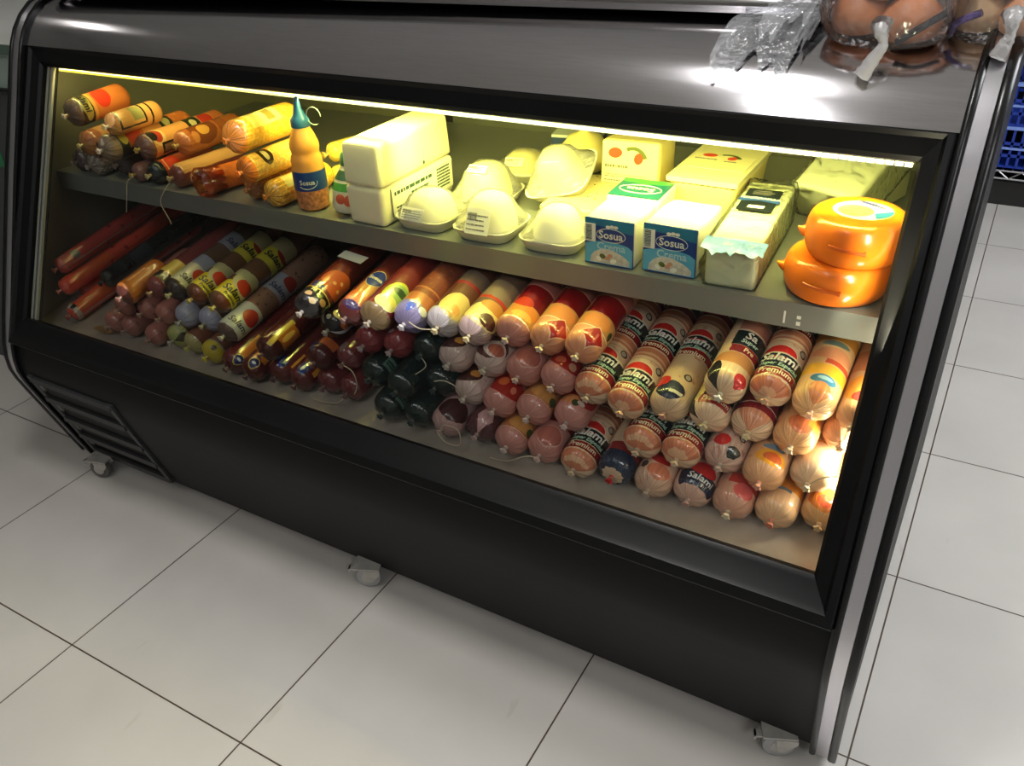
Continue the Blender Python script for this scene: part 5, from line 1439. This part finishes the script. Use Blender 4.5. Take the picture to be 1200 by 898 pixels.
tomatoes(p)
bm = bmesh.new(); print_lines(bm, -0.050, 0.000, 0.006, 0.012, 1, -0.0012, 0.9, 3); print_lines(bm, -0.05, 0.05, -0.012, -0.004, 2, -0.0012, .4, 5); print_lines(bm, -0.004, 0.05, -0.044, -0.014, 6, -0.0012, .45, 7); print_lines(bm, -0.05, -0.012, -0.026, -0.014, 2, -0.0012, .5, 2); barcode(bm, -0.042, -0.014, -0.048, -0.030, -0.0012)
obj('label_print', bm, grey_ink, p, smooth=False)

# tapered tub of cheese with the same tomato print on its lid
t = thing('cheese_tub', 'large pale tapered cheese block with tomato print on top, between upright pack and loaf', 'cheese', m=frame_at(on_shelf(1.545, 0.935, 0.0), 0.0, 0, 0))
rounded_block('cheese', 0.114, 0.20, 0.094, 0.012, cheese_yellow, t, taper=0.20)
bm = bmesh.new(); add_box(bm, (-0.064, -0.1085, 0.0880), (0.064, 0.105, 0.0970)); bevel(bm, 0.004, 3); lid = obj('lid', bm, mat('lid_film', (240, 232, 180), 0.16, coat=0.4), t)
h_ = obj('printed_face', box((-0.056, -0.001, -0.04), (0.056, 0, 0.04)), mat('face_film', (238, 230, 176)), lid); h_.matrix_local = Matrix.Translation((0, -0.01, 0.0975)) @ Matrix.Rotation(R_(-90), 4, 'X')
tomatoes(h_, s=0.95, y=-0.0014)
bm = bmesh.new(); print_lines(bm, -0.050, -0.006, 0.008, 0.014, 1, -0.0010, 0.7, 3); print_lines(bm, 0.006, 0.030, 0.004, 0.009, 1, -0.0010, 0.7, 4); obj('label_print', bm, grey_ink, h_, smooth=False)
# cream cheese packs with blue fronts
blue1 = mat('pack_blue', (16, 56, 132), 0.3); teal = mat('pack_teal', (30, 110, 150), 0.3); sky = mat('pack_sky', (86, 170, 206), 0.3); bowl = mat('pack_cheese_print', (206, 200, 186), 0.4, vary=0.25, vscale=110)
white_box = mat('pack_white', (240, 238, 222), 0.35)


def cream_pack(x, y, w, h, d, lab, yaw=0.0, seed=1, tilt=0.0):
    t = thing('cream_cheese_pack', lab, 'cream cheese', 'blue fronted cream cheese packs', frame_at(on_shelf(x, y), yaw, tilt))
    bm = bmesh.new(); add_box(bm, (-w / 2, 0.001, 0), (w / 2, d, h))
    bmesh.ops.subdivide_edges(bm, edges=bm.edges[:], cuts=2, use_grid_fill=True)
    for v in bm.verts:
        if v.co.z > h - 1e-5 and abs(v.co.x) < w * .4 and 0.01 < v.co.y < d - .01:
            v.co.z += 0.007
        if v.co.y > d - 1e-5:
            v.co.x *= 0.92; v.co.z = v.co.z * 0.94
    bevel(bm, 0.007, 3, 50); obj('pack_body', bm, white_box, t, angle=60)
    f = obj('front_label', box((-w / 2 + .001, -0.0016, 0.001), (w / 2 - .001, 0.0014, h - .001), 0.0006), blue1, t)
    f2 = blob(f, 'teal_band', [(-w / 2 + .002, h - .002), (-w / 2 + .002, h * .86), (-w * .1, h * .84), (w * .2, h * .78), (w / 2 - .002, h * .74), (w / 2 - .002, h - .002)], teal, -0.0020, 0.0004)
    blob(f, 'sky_band', [(-w / 2 + .002, .003), (-w / 2 + .002, h * .44)] + [(-w / 2 + .002 + (w - .004) * k / 10, h * (.44 + .09 * math.sin(PI * k / 10) ** .8)) for k in range(1, 10)] + [(w / 2 - .002, h * .40), (w / 2 - .002, .003)], sky, -0.0020, 0.0004)
    blob(f, 'cheese_print', [(-w * .38, .004), (-w * .36, h * .18)] + [(-w * .36 + w * .76 * k / 10, h * (.20 + .17 * math.sin(PI * (k / 10) ** .8))) for k in range(1, 10)] + [(w * .42, h * .16), (w * .42, .004)], bowl, -0.0024, 0.0004)
    for (cx, cz, r, mm) in ((-w * .12, h * .20, .006, leaf_ink), (-w * .02, h * .17, .005, mat('prawn_ink', (206, 150, 120), .4)), (w * .03, h * .23, .005, mat('prawn_ink', (206, 150, 120), .4)), (-w * .2, h * .14, .005, white_box), (w * .1, h * .12, .006, white_box)):
        blob(f, 'herb_print', ell(cx, cz, r, r * .7, 10, tilt=cx * 40), mm, -0.0028, 0.0004)
    flat_text(f, 'lettering', 'Sosua', 0.0185, mat('pack_lettering', (226, 226, 214), 0.4), Matrix.Translation((w * .04, -0.0029, h * .665)) @ Matrix.Rotation(R_(90), 4, 'X'), 0.0004)
    flat_text(f, 'lettering', 'Crema', 0.0185, mat('pack_pale_lettering', (170, 206, 220), 0.4), Matrix.Translation((w * .05, -0.0031, h * .42)) @ Matrix.Rotation(R_(90), 4, 'X'), 0.0004)
    bm = bmesh.new(); pts = [(w * .04 + w * .29 * math.cos(a), -0.0026, h * .665 + h * .145 * math.sin(a)) for a in [2 * PI * k / 32 for k in range(33)]]
    add_tube(bm, pts, 0.0005, 5, caps=False); obj('oval_outline', bm, mat('pack_lettering', (226, 226, 214)), f)
    for k, c in enumerate(((-.06, .845), (0.02, .86), (0.10, .855))):
        blob(f, 'hill_print', ell(w * (.04 + c[0]), h * c[1], .004, .0028, 10), mat('pack_lettering', (226, 226, 214)), -0.0027, .0004)
    s = obj('barcode_label', box((-w * .49, -0.0034, h * .50), (-w * .27, -0.0022, h * .88)), paper, f, smooth=False)
    bm = bmesh.new(); rnd = random.Random(seed); z = h * .53
    while z < h * .86:
        q = rnd.choice((.0006, .001, .0015)); add_box(bm, (-w * .46, -0.0038, z), (-w * .34, -0.0034, z + q)); z += q + .0009
    obj('label_print', bm, ink, s, smooth=False)
    return t


cream_pack(1.459, 0.634, 0.088, 0.082, 0.125, 'cream cheese pack with blue front beside the foam trays', 0.02, 1)
cream_pack(1.562, 0.640, 0.092, 0.084, 0.13, 'cream cheese pack with blue front beside the white loaf', 0.0, 2)
t = thing('cream_cheese_pack', 'cream cheese pack lying with its green printed top upward behind the front pack', 'cream cheese', 'blue fronted cream cheese packs', frame_at(on_shelf(1.456, 0.775), 0.04))
rounded_block('pack_body', 0.096, 0.095, 0.086, 0.006, white_box, t)
p = obj('top_label', box((-0.046, -0.0010, -0.044), (0.046, 0, 0.044)), mat('pack_green', (30, 96, 92), 0.3), t); p.matrix_local = Matrix.Translation((0, 0, 0.0868)) @ Matrix.Rotation(R_(180), 4, 'Z') @ Matrix.Rotation(R_(-90), 4, 'X')
blob(p, 'green_band', [(-0.044, -0.042), (0.044, -0.042), (0.044, -0.026), (0.0, -0.020), (-0.044, -0.028)], mat('pack_leaf_green', (70, 150, 70), 0.3), -0.0014, .0004)
flat_text(p, 'lettering', 'Sosua', 0.022, mat('pack_lettering', (226, 226, 214)), Matrix.Translation((0, -0.0016, 0.006)) @ Matrix.Rotation(R_(90), 4, 'X'), 0.0005)
bm = bmesh.new(); add_tube(bm, [(0.038 * math.cos(a), -0.0012, 0.006 + 0.020 * math.sin(a)) for a in [2 * PI * k / 32 for k in range(33)]], 0.0008, 5, caps=False); obj('oval_outline', bm, mat('pack_lettering', (226, 226, 214)), p)


def loaf(x, y, w, d, h, lab, yaw, pitch, cheese_m, word, extra=0.0, hz=0.0, fin=True):
    t = thing('cheese_loaf', lab, 'cheese', 'long cheese loaves in clear bags', frame_at(on_shelf(x, y, hz), yaw, pitch))
    b = rounded_block('cheese', w, d, h, 0.010, cheese_m, t)
    # loose clear bag with a crinkled fin at the front edge
    rnd = random.Random(5)
    if fin:
        bm = bmesh.new()
        n = 14; ra, rb = [], []
        for i in range(n + 1):
            u = -w * .56 + w * 1.18 * i / n
            ra.append(bm.verts.new((u, -d / 2 - 0.004 + rnd.uniform(-.002, .002), h * 0.90 + 0.006 + rnd.uniform(-.003, .003))))
            rb.append(bm.verts.new((u + rnd.uniform(-.002, .002), -d / 2 + 0.018, h + 0.002 + rnd.uniform(0, .002))))
        for i in range(n):
            bm.faces.new((ra[i], ra[i + 1], rb[i + 1], rb[i]))
        rc = [bm.verts.new((v.co.x * 1.02, v.co.y - 0.010 + rnd.uniform(-.003, .003), v.co.z - 0.006 + rnd.uniform(-.004, .004))) for v in ra]
        for i in range(n):
            bm.faces.new((rc[i], rc[i + 1], ra[i + 1], ra[i]))
        obj('bag_fin', bm, mat('blue_film', (130, 172, 238), 0.12, spec=0.7, bump=0.6, bscale=120), t)
    bm = bmesh.new(); add_box(bm, (-w / 2 - .003, -d / 2 - .003, 0.001), (w / 2 + .003 + extra, d / 2 + .012, h + .003)); bmesh.ops.subdivide_edges(bm, edges=bm.edges[:], cuts=5, use_grid_fill=True)
    for v in bm.verts:
        if v.co.z > .004:
            v.co += Vector((rnd.uniform(-.0012, .0012), rnd.uniform(-.0012, .0012), rnd.uniform(-.0008, .0012)))
    bevel(bm, 0.006, 2, 50); obj('clear_bag', bm, clear_film('bag_film', (250, 252, 253), 0.02, 0.12, bump=0.9, bscale=55, ior=1.15), t, angle=70)
    L = obj('label', box((-w * .36, -0.001, -0.046), (w * .36, 0, 0.046)), mat('loaf_label', (26, 34, 38), 0.35), t); L.matrix_local = Matrix.Translation((0, 0.04, h + 0.0046)) @ Matrix.Rotation(R_(-90), 4, 'X')
    if word:
        blob(L, 'ribbon', [(-w * .42, -.010), (-w * .42, .006), (0, .012), (w * .42, .006), (w * .42, -.010), (0, -.004)], mat('ribbon_blue', (44, 78, 150), .35), -0.0016, .0006)
        flat_text(L, 'lettering', word, 0.0105, mat('pack_lettering', (226, 226, 214)), Matrix.Translation((0, -0.0018, 0.0035)) @ Matrix.Rotation(R_(90), 4, 'X'), 0.0004)
        blob(L, 'white_panel', [(-.013, -.036), (.013, -.036), (.014, -.026), (-.012, -.026)], paper, -0.0014, .0004)
    for k in range(3):
        bm = bmesh.new(); print_lines(bm, -w * .22, w * .26, 0.022 + k * .007, 0.027 + k * .007, 1, -0.0010, .6, 20 + k); obj('label_print', bm, grey_ink, L, smooth=False)
    return t


green_cheese = mat('loaf_cheese', (226, 228, 190), 0.4, vary=0.03, vscale=12)
loaf(1.658, 0.765, 0.080, 0.27, 0.074, 'long white cheese loaf with black label in blue tinted bag at the shelf edge', 0.05, R_(2.0), green_cheese, 'MOZZARELLA', hz=0.003)
loaf(1.770, 1.040, 0.125, 0.20, 0.074, 'cheese loaf with black label lying behind the orange cheese wheels', -0.3, R_(24), mat('grey_cheese', (212, 214, 190), 0.4), None, hz=0.042, fin=False)
t = thing('cheese_pack', 'low wrapped cheese wedge propping up the loaf behind the wheels', 'cheese', m=frame_at(on_shelf(1.785, 1.115), -0.3))
rounded_block('cheese', 0.10, 0.09, 0.055, 0.006, mat('grey_cheese', (212, 214, 190)), t)

# orange cheese wheels
rind = mat('orange_rind', (240, 122, 26), 0.24, spec=0.5, coat=0.35, vary=0.10, vscale=30, bump=0.05, bscale=40)


def wheel(x, y, h, r, hh, lab, yaw, tilt, labelled):
    t = thing('waxed_gouda', lab, 'cheese', 'orange waxed cheese wheels', frame_at(on_shelf(x, y, h), yaw, tilt[0], tilt[1]))
    n = 14; prof = [(0.0, 0.0)]
    for k in range(n + 1):
        a = -PI / 2 + PI * k / n
        prof.append((r * (0.74 + 0.26 * max(0.0, math.cos(a)) ** 0.7), hh / 2 + hh / 2 * math.sin(a)))
    prof.append((0.0, hh))
    bm = bmesh.new(); add_lathe(bm, prof, 56); obj('rind', bm, rind, t, angle=70)
    bm = bmesh.new(); add_tube(bm, [(-r * 0.985, -.01, hh * .5), (-r * 1.06, -.012, hh * .53), (-r * 1.12, -.012, hh * .58)], [0.010, 0.005, 0.0015], 10); obj('wax_nub', bm, rind, t)
    bm = bmesh.new(); pts = [(r * 1.003 * math.sin(a), -r * 1.003 * math.cos(a), hh * (0.52 - 0.10 * (a + .2))) for a in [-0.45 + 0.08 * k for k in range(10)]]
    add_tube(bm, pts, [0.0026] * 9 + [0.0045], 8); obj('wax_seam', bm, mat('rind_seam', (206, 92, 26), .3), t)
    if labelled:
        bm = bmesh.new(); add_lathe(bm, [(0.0, 0.0012), (0.040, 0.0010), (0.0425, 0.0)], 40)
        L = obj('round_label', bm, mat('round_label', (206, 206, 204), 0.35), t); L.matrix_local = Matrix.Translation((0.004, 0.006, hh)) @ Matrix.Scale(0.86, 4, (0, 1, 0))
        bm = bmesh.new(); add_lathe(bm, [(0.0, 0.0016), (0.024, 0.0015), (0.025, 0.0012)], 30); o = obj('label_picture', bm, mat('label_picture', (196, 150, 84), .4, vary=.35, vscale=60), L); o.matrix_local = Matrix.Translation((-0.010, -0.008, 0))
        bm = bmesh.new()
        a0 = [bm.verts.new((0.0415 * math.cos(a), 0.0415 * math.sin(a), 0.0015)) for a in [R_(k) for k in range(-62, 10, 6)]]
        c0 = bm.verts.new((0.016, -0.014, 0.0016))
        for i in range(len(a0) - 1):
            bm.faces.new((c0, a0[i], a0[i + 1]))
        bmesh.ops.solidify(bm, geom=bm.faces[:], thickness=-0.0004); obj('blue_segment', bm, mat('label_sky', (60, 150, 206), .4), L, smooth=False)
        for k, (lx, ly) in enumerate(((0.004, 0.028), (0.010, 0.020))):
            bm = bmesh.new(); print_lines(bm, -0.018, 0.020, 0.0, 0.005, 1, 0, .8, 30 + k)
            o = obj('label_print', bm, mat('label_violet', (70, 70, 150), .4), L, smooth=False); o.matrix_local = Matrix.Translation((lx, ly, 0.0016)) @ Matrix.Rotation(R_(-30), 4, 'Z') @ Matrix.Rotation(R_(-90), 4, 'X')
    return t


wheel(1.812, 0.690, 0.0, 0.078, 0.062, 'orange waxed cheese wheel at the shelf edge, the lower of two', 0.0, (0, 0), False)
wheel(1.830, 0.690, 0.0625, 0.0725, 0.066, 'orange waxed cheese wheel with round label, lying on another wheel', 0.1, (0.02, 0.0), True)

# flat white rectangle lying on the sausages under the shelf
t = obj('white_rectangle', box((-0.034, -0.012, 0), (0.034, 0.012, 0.001)), paper, smooth=False); t.matrix_world = Matrix.Translation(deckpt(0.905, 0.235, 0.2335)) @ Matrix.Rotation(-0.15, 4, 'Z') @ Matrix.Rotation(DA, 4, 'X')
tag(t, 'small flat white rectangle lying on the spotted sausage under the shelf', 'card')


# ------------------------------------------------------------------ bags on top of the case
bag_clear = clear_film('bag_clear', (244, 246, 248), 0.06, 0.14, haze=0.17, bump=1.0, bscale=70)


def hood_z(y):
    if y >= HOOD[-1][0]:
        return HOOD[-1][1]
    for (y0, z0), (y1, z1) in zip(HOOD, HOOD[1:]):
        if y0 <= y <= y1:
            return z0 + (z1 - z0) * (y - y0) / (y1 - y0)
    return HOOD[0][1]


def crumpled_sheet(name, outline, z_of, mat_, parent, amp, n=26, seed=1, lift=0.002):
    """film lying over a surface: a grid over the outline (u along x, v along y) with creases"""
    rnd = random.Random(seed); bm = bmesh.new()
    ridges = [(rnd.uniform(0, PI), rnd.uniform(0, 6), rnd.uniform(14, 46), rnd.uniform(.3, 1)) for _ in range(9)]
    g = []
    for i in range(n + 1):
        row = []
        for j in range(n + 1):
            u, v = i / n, j / n
            (ax, ay), (bx, by), (cx, cy), (dx, dy) = outline
            x = (ax * (1 - u) + bx * u) * (1 - v) + (dx * (1 - u) + cx * u) * v
            y = (ay * (1 - u) + by * u) * (1 - v) + (dy * (1 - u) + cy * u) * v
            y += 0.012 * math.sin(9 * u + seed) * (1 - v) + 0.010 * math.sin(23 * u + 2) * (1 - v)
            q = sum(w * abs(math.sin((math.cos(a) * x + math.sin(a) * y) * f + p)) for a, p, f, w in ridges) / 5
            row.append(bm.verts.new((x, y, z_of(x, y) + lift + amp * q * (0.25 + 0.75 * v))))
        g.append(row)
    for i in range(n):
        for j in range(n):
            bm.faces.new((g[i][j], g[i + 1][j], g[i + 1][j + 1], g[i][j + 1]))
    return obj(name, bm, mat_, parent, angle=24)


empty_bag = thing('plastic_bag', 'empty crumpled clear plastic bag hanging over the front of the steel hood', 'plastic bag', m=Matrix.Identity(4))
crumpled_sheet('bag_film', [(1.585, 0.688), (1.70, 0.696), (1.725, 0.83), (1.60, 0.83)], lambda x, y: hood_z(y), bag_clear, empty_bag, 0.022, 30, 3)
crumpled_sheet('bag_film', [(1.645, 0.706), (1.712, 0.742), (1.722, 0.90), (1.65, 0.88)], lambda x, y: hood_z(y) + 0.022, bag_clear, empty_bag, 0.040, 26, 8)
crumpled_sheet('bag_corner', [(1.698, 0.722), (1.720, 0.722), (1.726, 0.81), (1.704, 0.81)], lambda x, y: hood_z(y) + 0.010, bag_clear, empty_bag, 0.018, 12, 5)


def bread_bag(x, y, w, d, h, lab, bun_cols, seed, tie_dir, yaw=0.0):
    t = thing('bread_bag', lab, 'bread bag', 'bagged bread on top of the case', Matrix.Translation((x, y, hood_z(y + 0.02) + 0.001)) @ Matrix.Rotation(yaw, 4, 'Z') @ Matrix.Rotation(0.26, 4, 'X'))
    rnd = random.Random(seed)
    spots = [(-w * .25, 0, .0), (w * .20, -d * .10, .0), (w * .02, d * .28, 0.0), (-w * .12, d * .08, h * .45), (w * .22, d * .18, h * .42)]
    for k, (bx, by, bz) in enumerate(spots):
        bm = bmesh.new(); r = w * .26; n = 10
        prof = [(0.0, 0.004)] + [(r * (0.86 + .14 * math.sin(PI * q / n)) * (math.cos(PI / 2 * max(0, (q - 3) / (n - 3))) ** .55 if q > 3 else 1), 0.004 + h * .5 * q / n) for q in range(n)] + [(0.0, 0.004 + h * .5)]
        add_lathe(bm, prof, 28, 'z', 1.05, 0.95)
        c = bun_cols[k % len(bun_cols)]
        o = obj('bun', bm, mat('bun_%d_%d_%d' % c, c, 0.5, vary=0.14, vscale=30, bump=0.05), t, angle=70); o.location = (bx, by, bz); o.rotation_euler = (rnd.uniform(-.1, .1), rnd.uniform(-.1, .1), 0)
    bm = bmesh.new(); n = 14
    prof = [(0.0, 0.002), (0.42, 0.002), (0.50, h * .10), (0.54, h * .4), (0.50, h * .75), (0.36, h * 1.0), (0.0, h * 1.06)]
    rr = add_lathe(bm, prof, 52, 'z', w * 1.12, d * 1.12, 2.6)
    for ring in rr[1:-1]:
        ph = rnd.random() * 6
        for k, v in enumerate(ring):
            q = 1 + 0.02 * math.sin(9 * k / 52 * 2 * PI + ph) + .012 * math.sin(23 * k / 52 * 2 * PI + ph * 2); v.co.x *= q; v.co.y *= q
    obj('bag_film', bm, clear_film('bread_film', (246, 244, 244), 0.04, 0.12, haze=0.04, bump=0.9, bscale=34), t, angle=60)
    # gathered, tied neck of the bag hanging down at the front
    bm = bmesh.new(); p0 = Vector(tie_dir[0]); p1 = Vector(tie_dir[1]); p2 = Vector(tie_dir[2])
    path = smooth_path([p0, (p0 + p1) * .5 + Vector((0, -.004, .004)), p1, (p1 + p2) * .5, p2], 5)
    rad = []
    for i in range(len(path)):
        q = i / (len(path) - 1); rad.append(0.010 * (1 - q * 2) + .004 if q < .42 else 0.0055 + 0.010 * (q - .42))
    add_tube(bm, path, rad, 14)
    for v in bm.verts:
        v.co += Vector((rnd.uniform(-.0012, .0012), rnd.uniform(-.0008, .0008), rnd.uniform(-.0012, .0012)))
    obj('tied_neck', bm, mat('gathered_film', (170, 168, 168), 0.2, spec=0.6, bump=.5, bscale=150), t)
    return t


BUN = [(190, 122, 78), (198, 130, 86), (176, 104, 66)]
b1 = bread_bag(1.813, 0.778, 0.150, 0.13, 0.11, 'bag of tan buns with white tied neck on top of the case', BUN, 4, ((0.0, -0.066, 0.040), (0.008, -0.088, 0.022), (-0.012, -0.102, -0.016)))
bm = bmesh.new(); add_tube(bm, smooth_path([(0.02, -0.058, 0.012), (0.045, -0.054, 0.030), (0.070, -0.030, 0.040)]), 0.005, 8); obj('dark_band', bm, mat('navy_print', (34, 34, 52), 0.35, vary=.5, vscale=120), b1)
b2 = bread_bag(1.950, 0.806, 0.12, 0.12, 0.10, 'bag of pale rolls with violet print on the corner of the case top', [(206, 172, 130), (216, 160, 120), (196, 160, 150)], 9, ((0.012, -0.066, 0.05), (0.014, -0.082, 0.03), (0.006, -0.090, 0.004)))
bm = bmesh.new(); add_tube(bm, smooth_path([(-0.058, -0.048, 0.014), (-0.050, -0.060, 0.034), (-0.024, -0.066, 0.050)]), 0.005, 8); obj('violet_print', bm, mat('violet_print', (96, 84, 130), 0.35, vary=.5, vscale=120), b2)

# ------------------------------------------------------------------ wire rack with blue crates behind, on the aisle side
chrome = mat('rack_chrome', (186, 186, 188), 0.22, 1.0)
RX0, RX1, RY0, RY1 = 1.70, 2.95, 3.44, 3.90
rack = thing('wire_rack', 'chrome wire shelving rack against the far wall holding blue crates', 'shelving rack', m=Matrix.Identity(4))
for (x, y) in ((RX0, RY0), (RX1, RY0), (RX0, RY1), (RX1, RY1)):
    bm = bmesh.new(); add_tube(bm, [(x, y, 0), (x, y, 1.7)], 0.0125, 12); obj('post', bm, chrome, rack)
for z in (0.155, 0.64, 1.15):
    bm = bmesh.new()
    for y in (RY0, RY1):
        add_tube(bm, [(RX0, y, z), (RX1, y, z)], 0.004, 6); add_tube(bm, [(RX0, y, z - 0.032), (RX1, y, z - 0.032)], 0.004, 6)
        n = 28
        for k in range(n):
            xa = RX0 + (RX1 - RX0) * k / n; xb = RX0 + (RX1 - RX0) * (k + 1) / n
            add_tube(bm, [(xa, y, z - (0.032 if k % 2 else 0)), (xb, y, z - (0 if k % 2 else 0.032))], 0.003, 5)
    for k in range(36):
        x = RX0 + (RX1 - RX0) * k / 35; add_tube(bm, [(x, RY0, z + .004), (x, RY1, z + .004)], 0.0025, 5)
    obj('wire_shelf', bm, chrome, rack)
blue = mat('crate_blue', (28, 54, 148), 0.4, spec=0.4); blue_rim = mat('crate_rim', (120, 146, 216), 0.4)
dark_in = mat('crate_dark', (24, 26, 44), 0.6)


def crate(x, z, label):
    t = thing('crate', label, 'crate', 'blue plastic crates on the rack', Matrix.Translation((x, RY0 + 0.22, z)))
    w, d, h = 0.38, 0.40, 0.17
    bm = bmesh.new()
    add_box(bm, (-w / 2, -d / 2, 0), (w / 2, d / 2, 0.008))
    for a in (-1, 1):
        add_box(bm, (a * w / 2 - .004, -d / 2, .008), (a * w / 2 + .004, d / 2, h - .01))
        # front and back walls with an open grid on one half
        y = a * d / 2
        add_box(bm, (-w / 2, y - .004, .008), (0.02, y + .004, h - .01))
        for k in range(5):
            xx = 0.02 + 0.034 * k + .02; add_box(bm, (xx, y - .003, .008), (xx + .010, y + .003, h - .01))
        for zz_ in (.045, .095):
            add_box(bm, (0.02, y - .003, zz_), (w / 2, y + .003, zz_ + .012))
    obj('crate_body', bm, blue, t, smooth=False)
    bm = bmesh.new()
    for a in (-1, 1):
        add_box(bm, (-w / 2 - .006, a * d / 2 - .008, h - .012), (w / 2 + .006, a * d / 2 + .008, h)); add_box(bm, (a * w / 2 - .008, -d / 2, h - .012), (a * w / 2 + .008, d / 2, h))
        add_box(bm, (-w / 2 - .004, a * d / 2 - .006, h * .45), (w / 2 + .004, a * d / 2 + .006, h * .45 + .008))
    obj('crate_rim', bm, blue_rim, t, smooth=False)


for x, xn in ((1.915, 'column nearer the case'), (2.32, 'middle column'), (2.725, 'outer column')):
    for k, kn in enumerate(('bottom', 'upper')):
        crate(x, 0.163 + 0.172 * k, 'blue plastic crate on the low rack shelf, %s crate of the %s' % (kn, xn))
tag(obj('rack_back', box((RX0 - 0.1, RY1 + 0.06, 0.0), (RX1 + 0.4, RY1 + 0.10, 2.0)), mat('dark_board', (28, 27, 27), 0.6)), 'dark panel standing behind the wire rack', 'panel')
tag(obj('plinth', box((RX0 + .03, RY0 + .03, 0.0), (RX1 - .03, RY1 - .03, 0.100), .004), mat('plinth_black', (24, 23, 22), 0.5)), 'black low plinth on the floor under the wire rack', 'plinth')

# ------------------------------------------------------------------ chest freezer beyond the far end of the case
fz = thing('chest_freezer', 'dark grey chest freezer with pale glass top next to the vent end', 'freezer', m=Matrix.Translation((-0.95, 1.04, 0)))
obj('freezer_body', box((-0.85, -0.33, 0.0), (0.82, 0.36, 0.935), 0.02, 3), mat('freezer_grey', (62, 64, 66), 0.45, vary=.1, vscale=3), fz)
bm = bmesh.new(); add_tube(bm, smooth_path([(-0.85, -0.338, 0.93), (0.0, -0.342, 0.925), (0.82, -0.338, 0.94)]), 0.008, 8); obj('bumper_cord', bm, rubber, fz)
obj('glass_lid', box((-0.83, -0.32, 0.936), (0.80, 0.34, 1.035), 0.01), mat('freezer_glass', (150, 166, 158), 0.15, spec=.6), fz)
obj('lid_top', box((-0.85, -0.33, 1.034), (0.82, 0.36, 1.047), 0.004), mat('lid_top_pale', (206, 206, 200), .4), fz)
obj('lid_rim', box((-0.85, -0.338, 1.028), (0.82, -0.328, 1.050), 0.003), mat('lid_rim_green', (74, 92, 84), .4), fz)
bm = bmesh.new(); add_box(bm, (0.50, -0.334, 0.72), (0.56, -0.330, 0.78)); obj('green_badge', bm, mat('badge_green', (40, 110, 70), .5), fz, smooth=False)
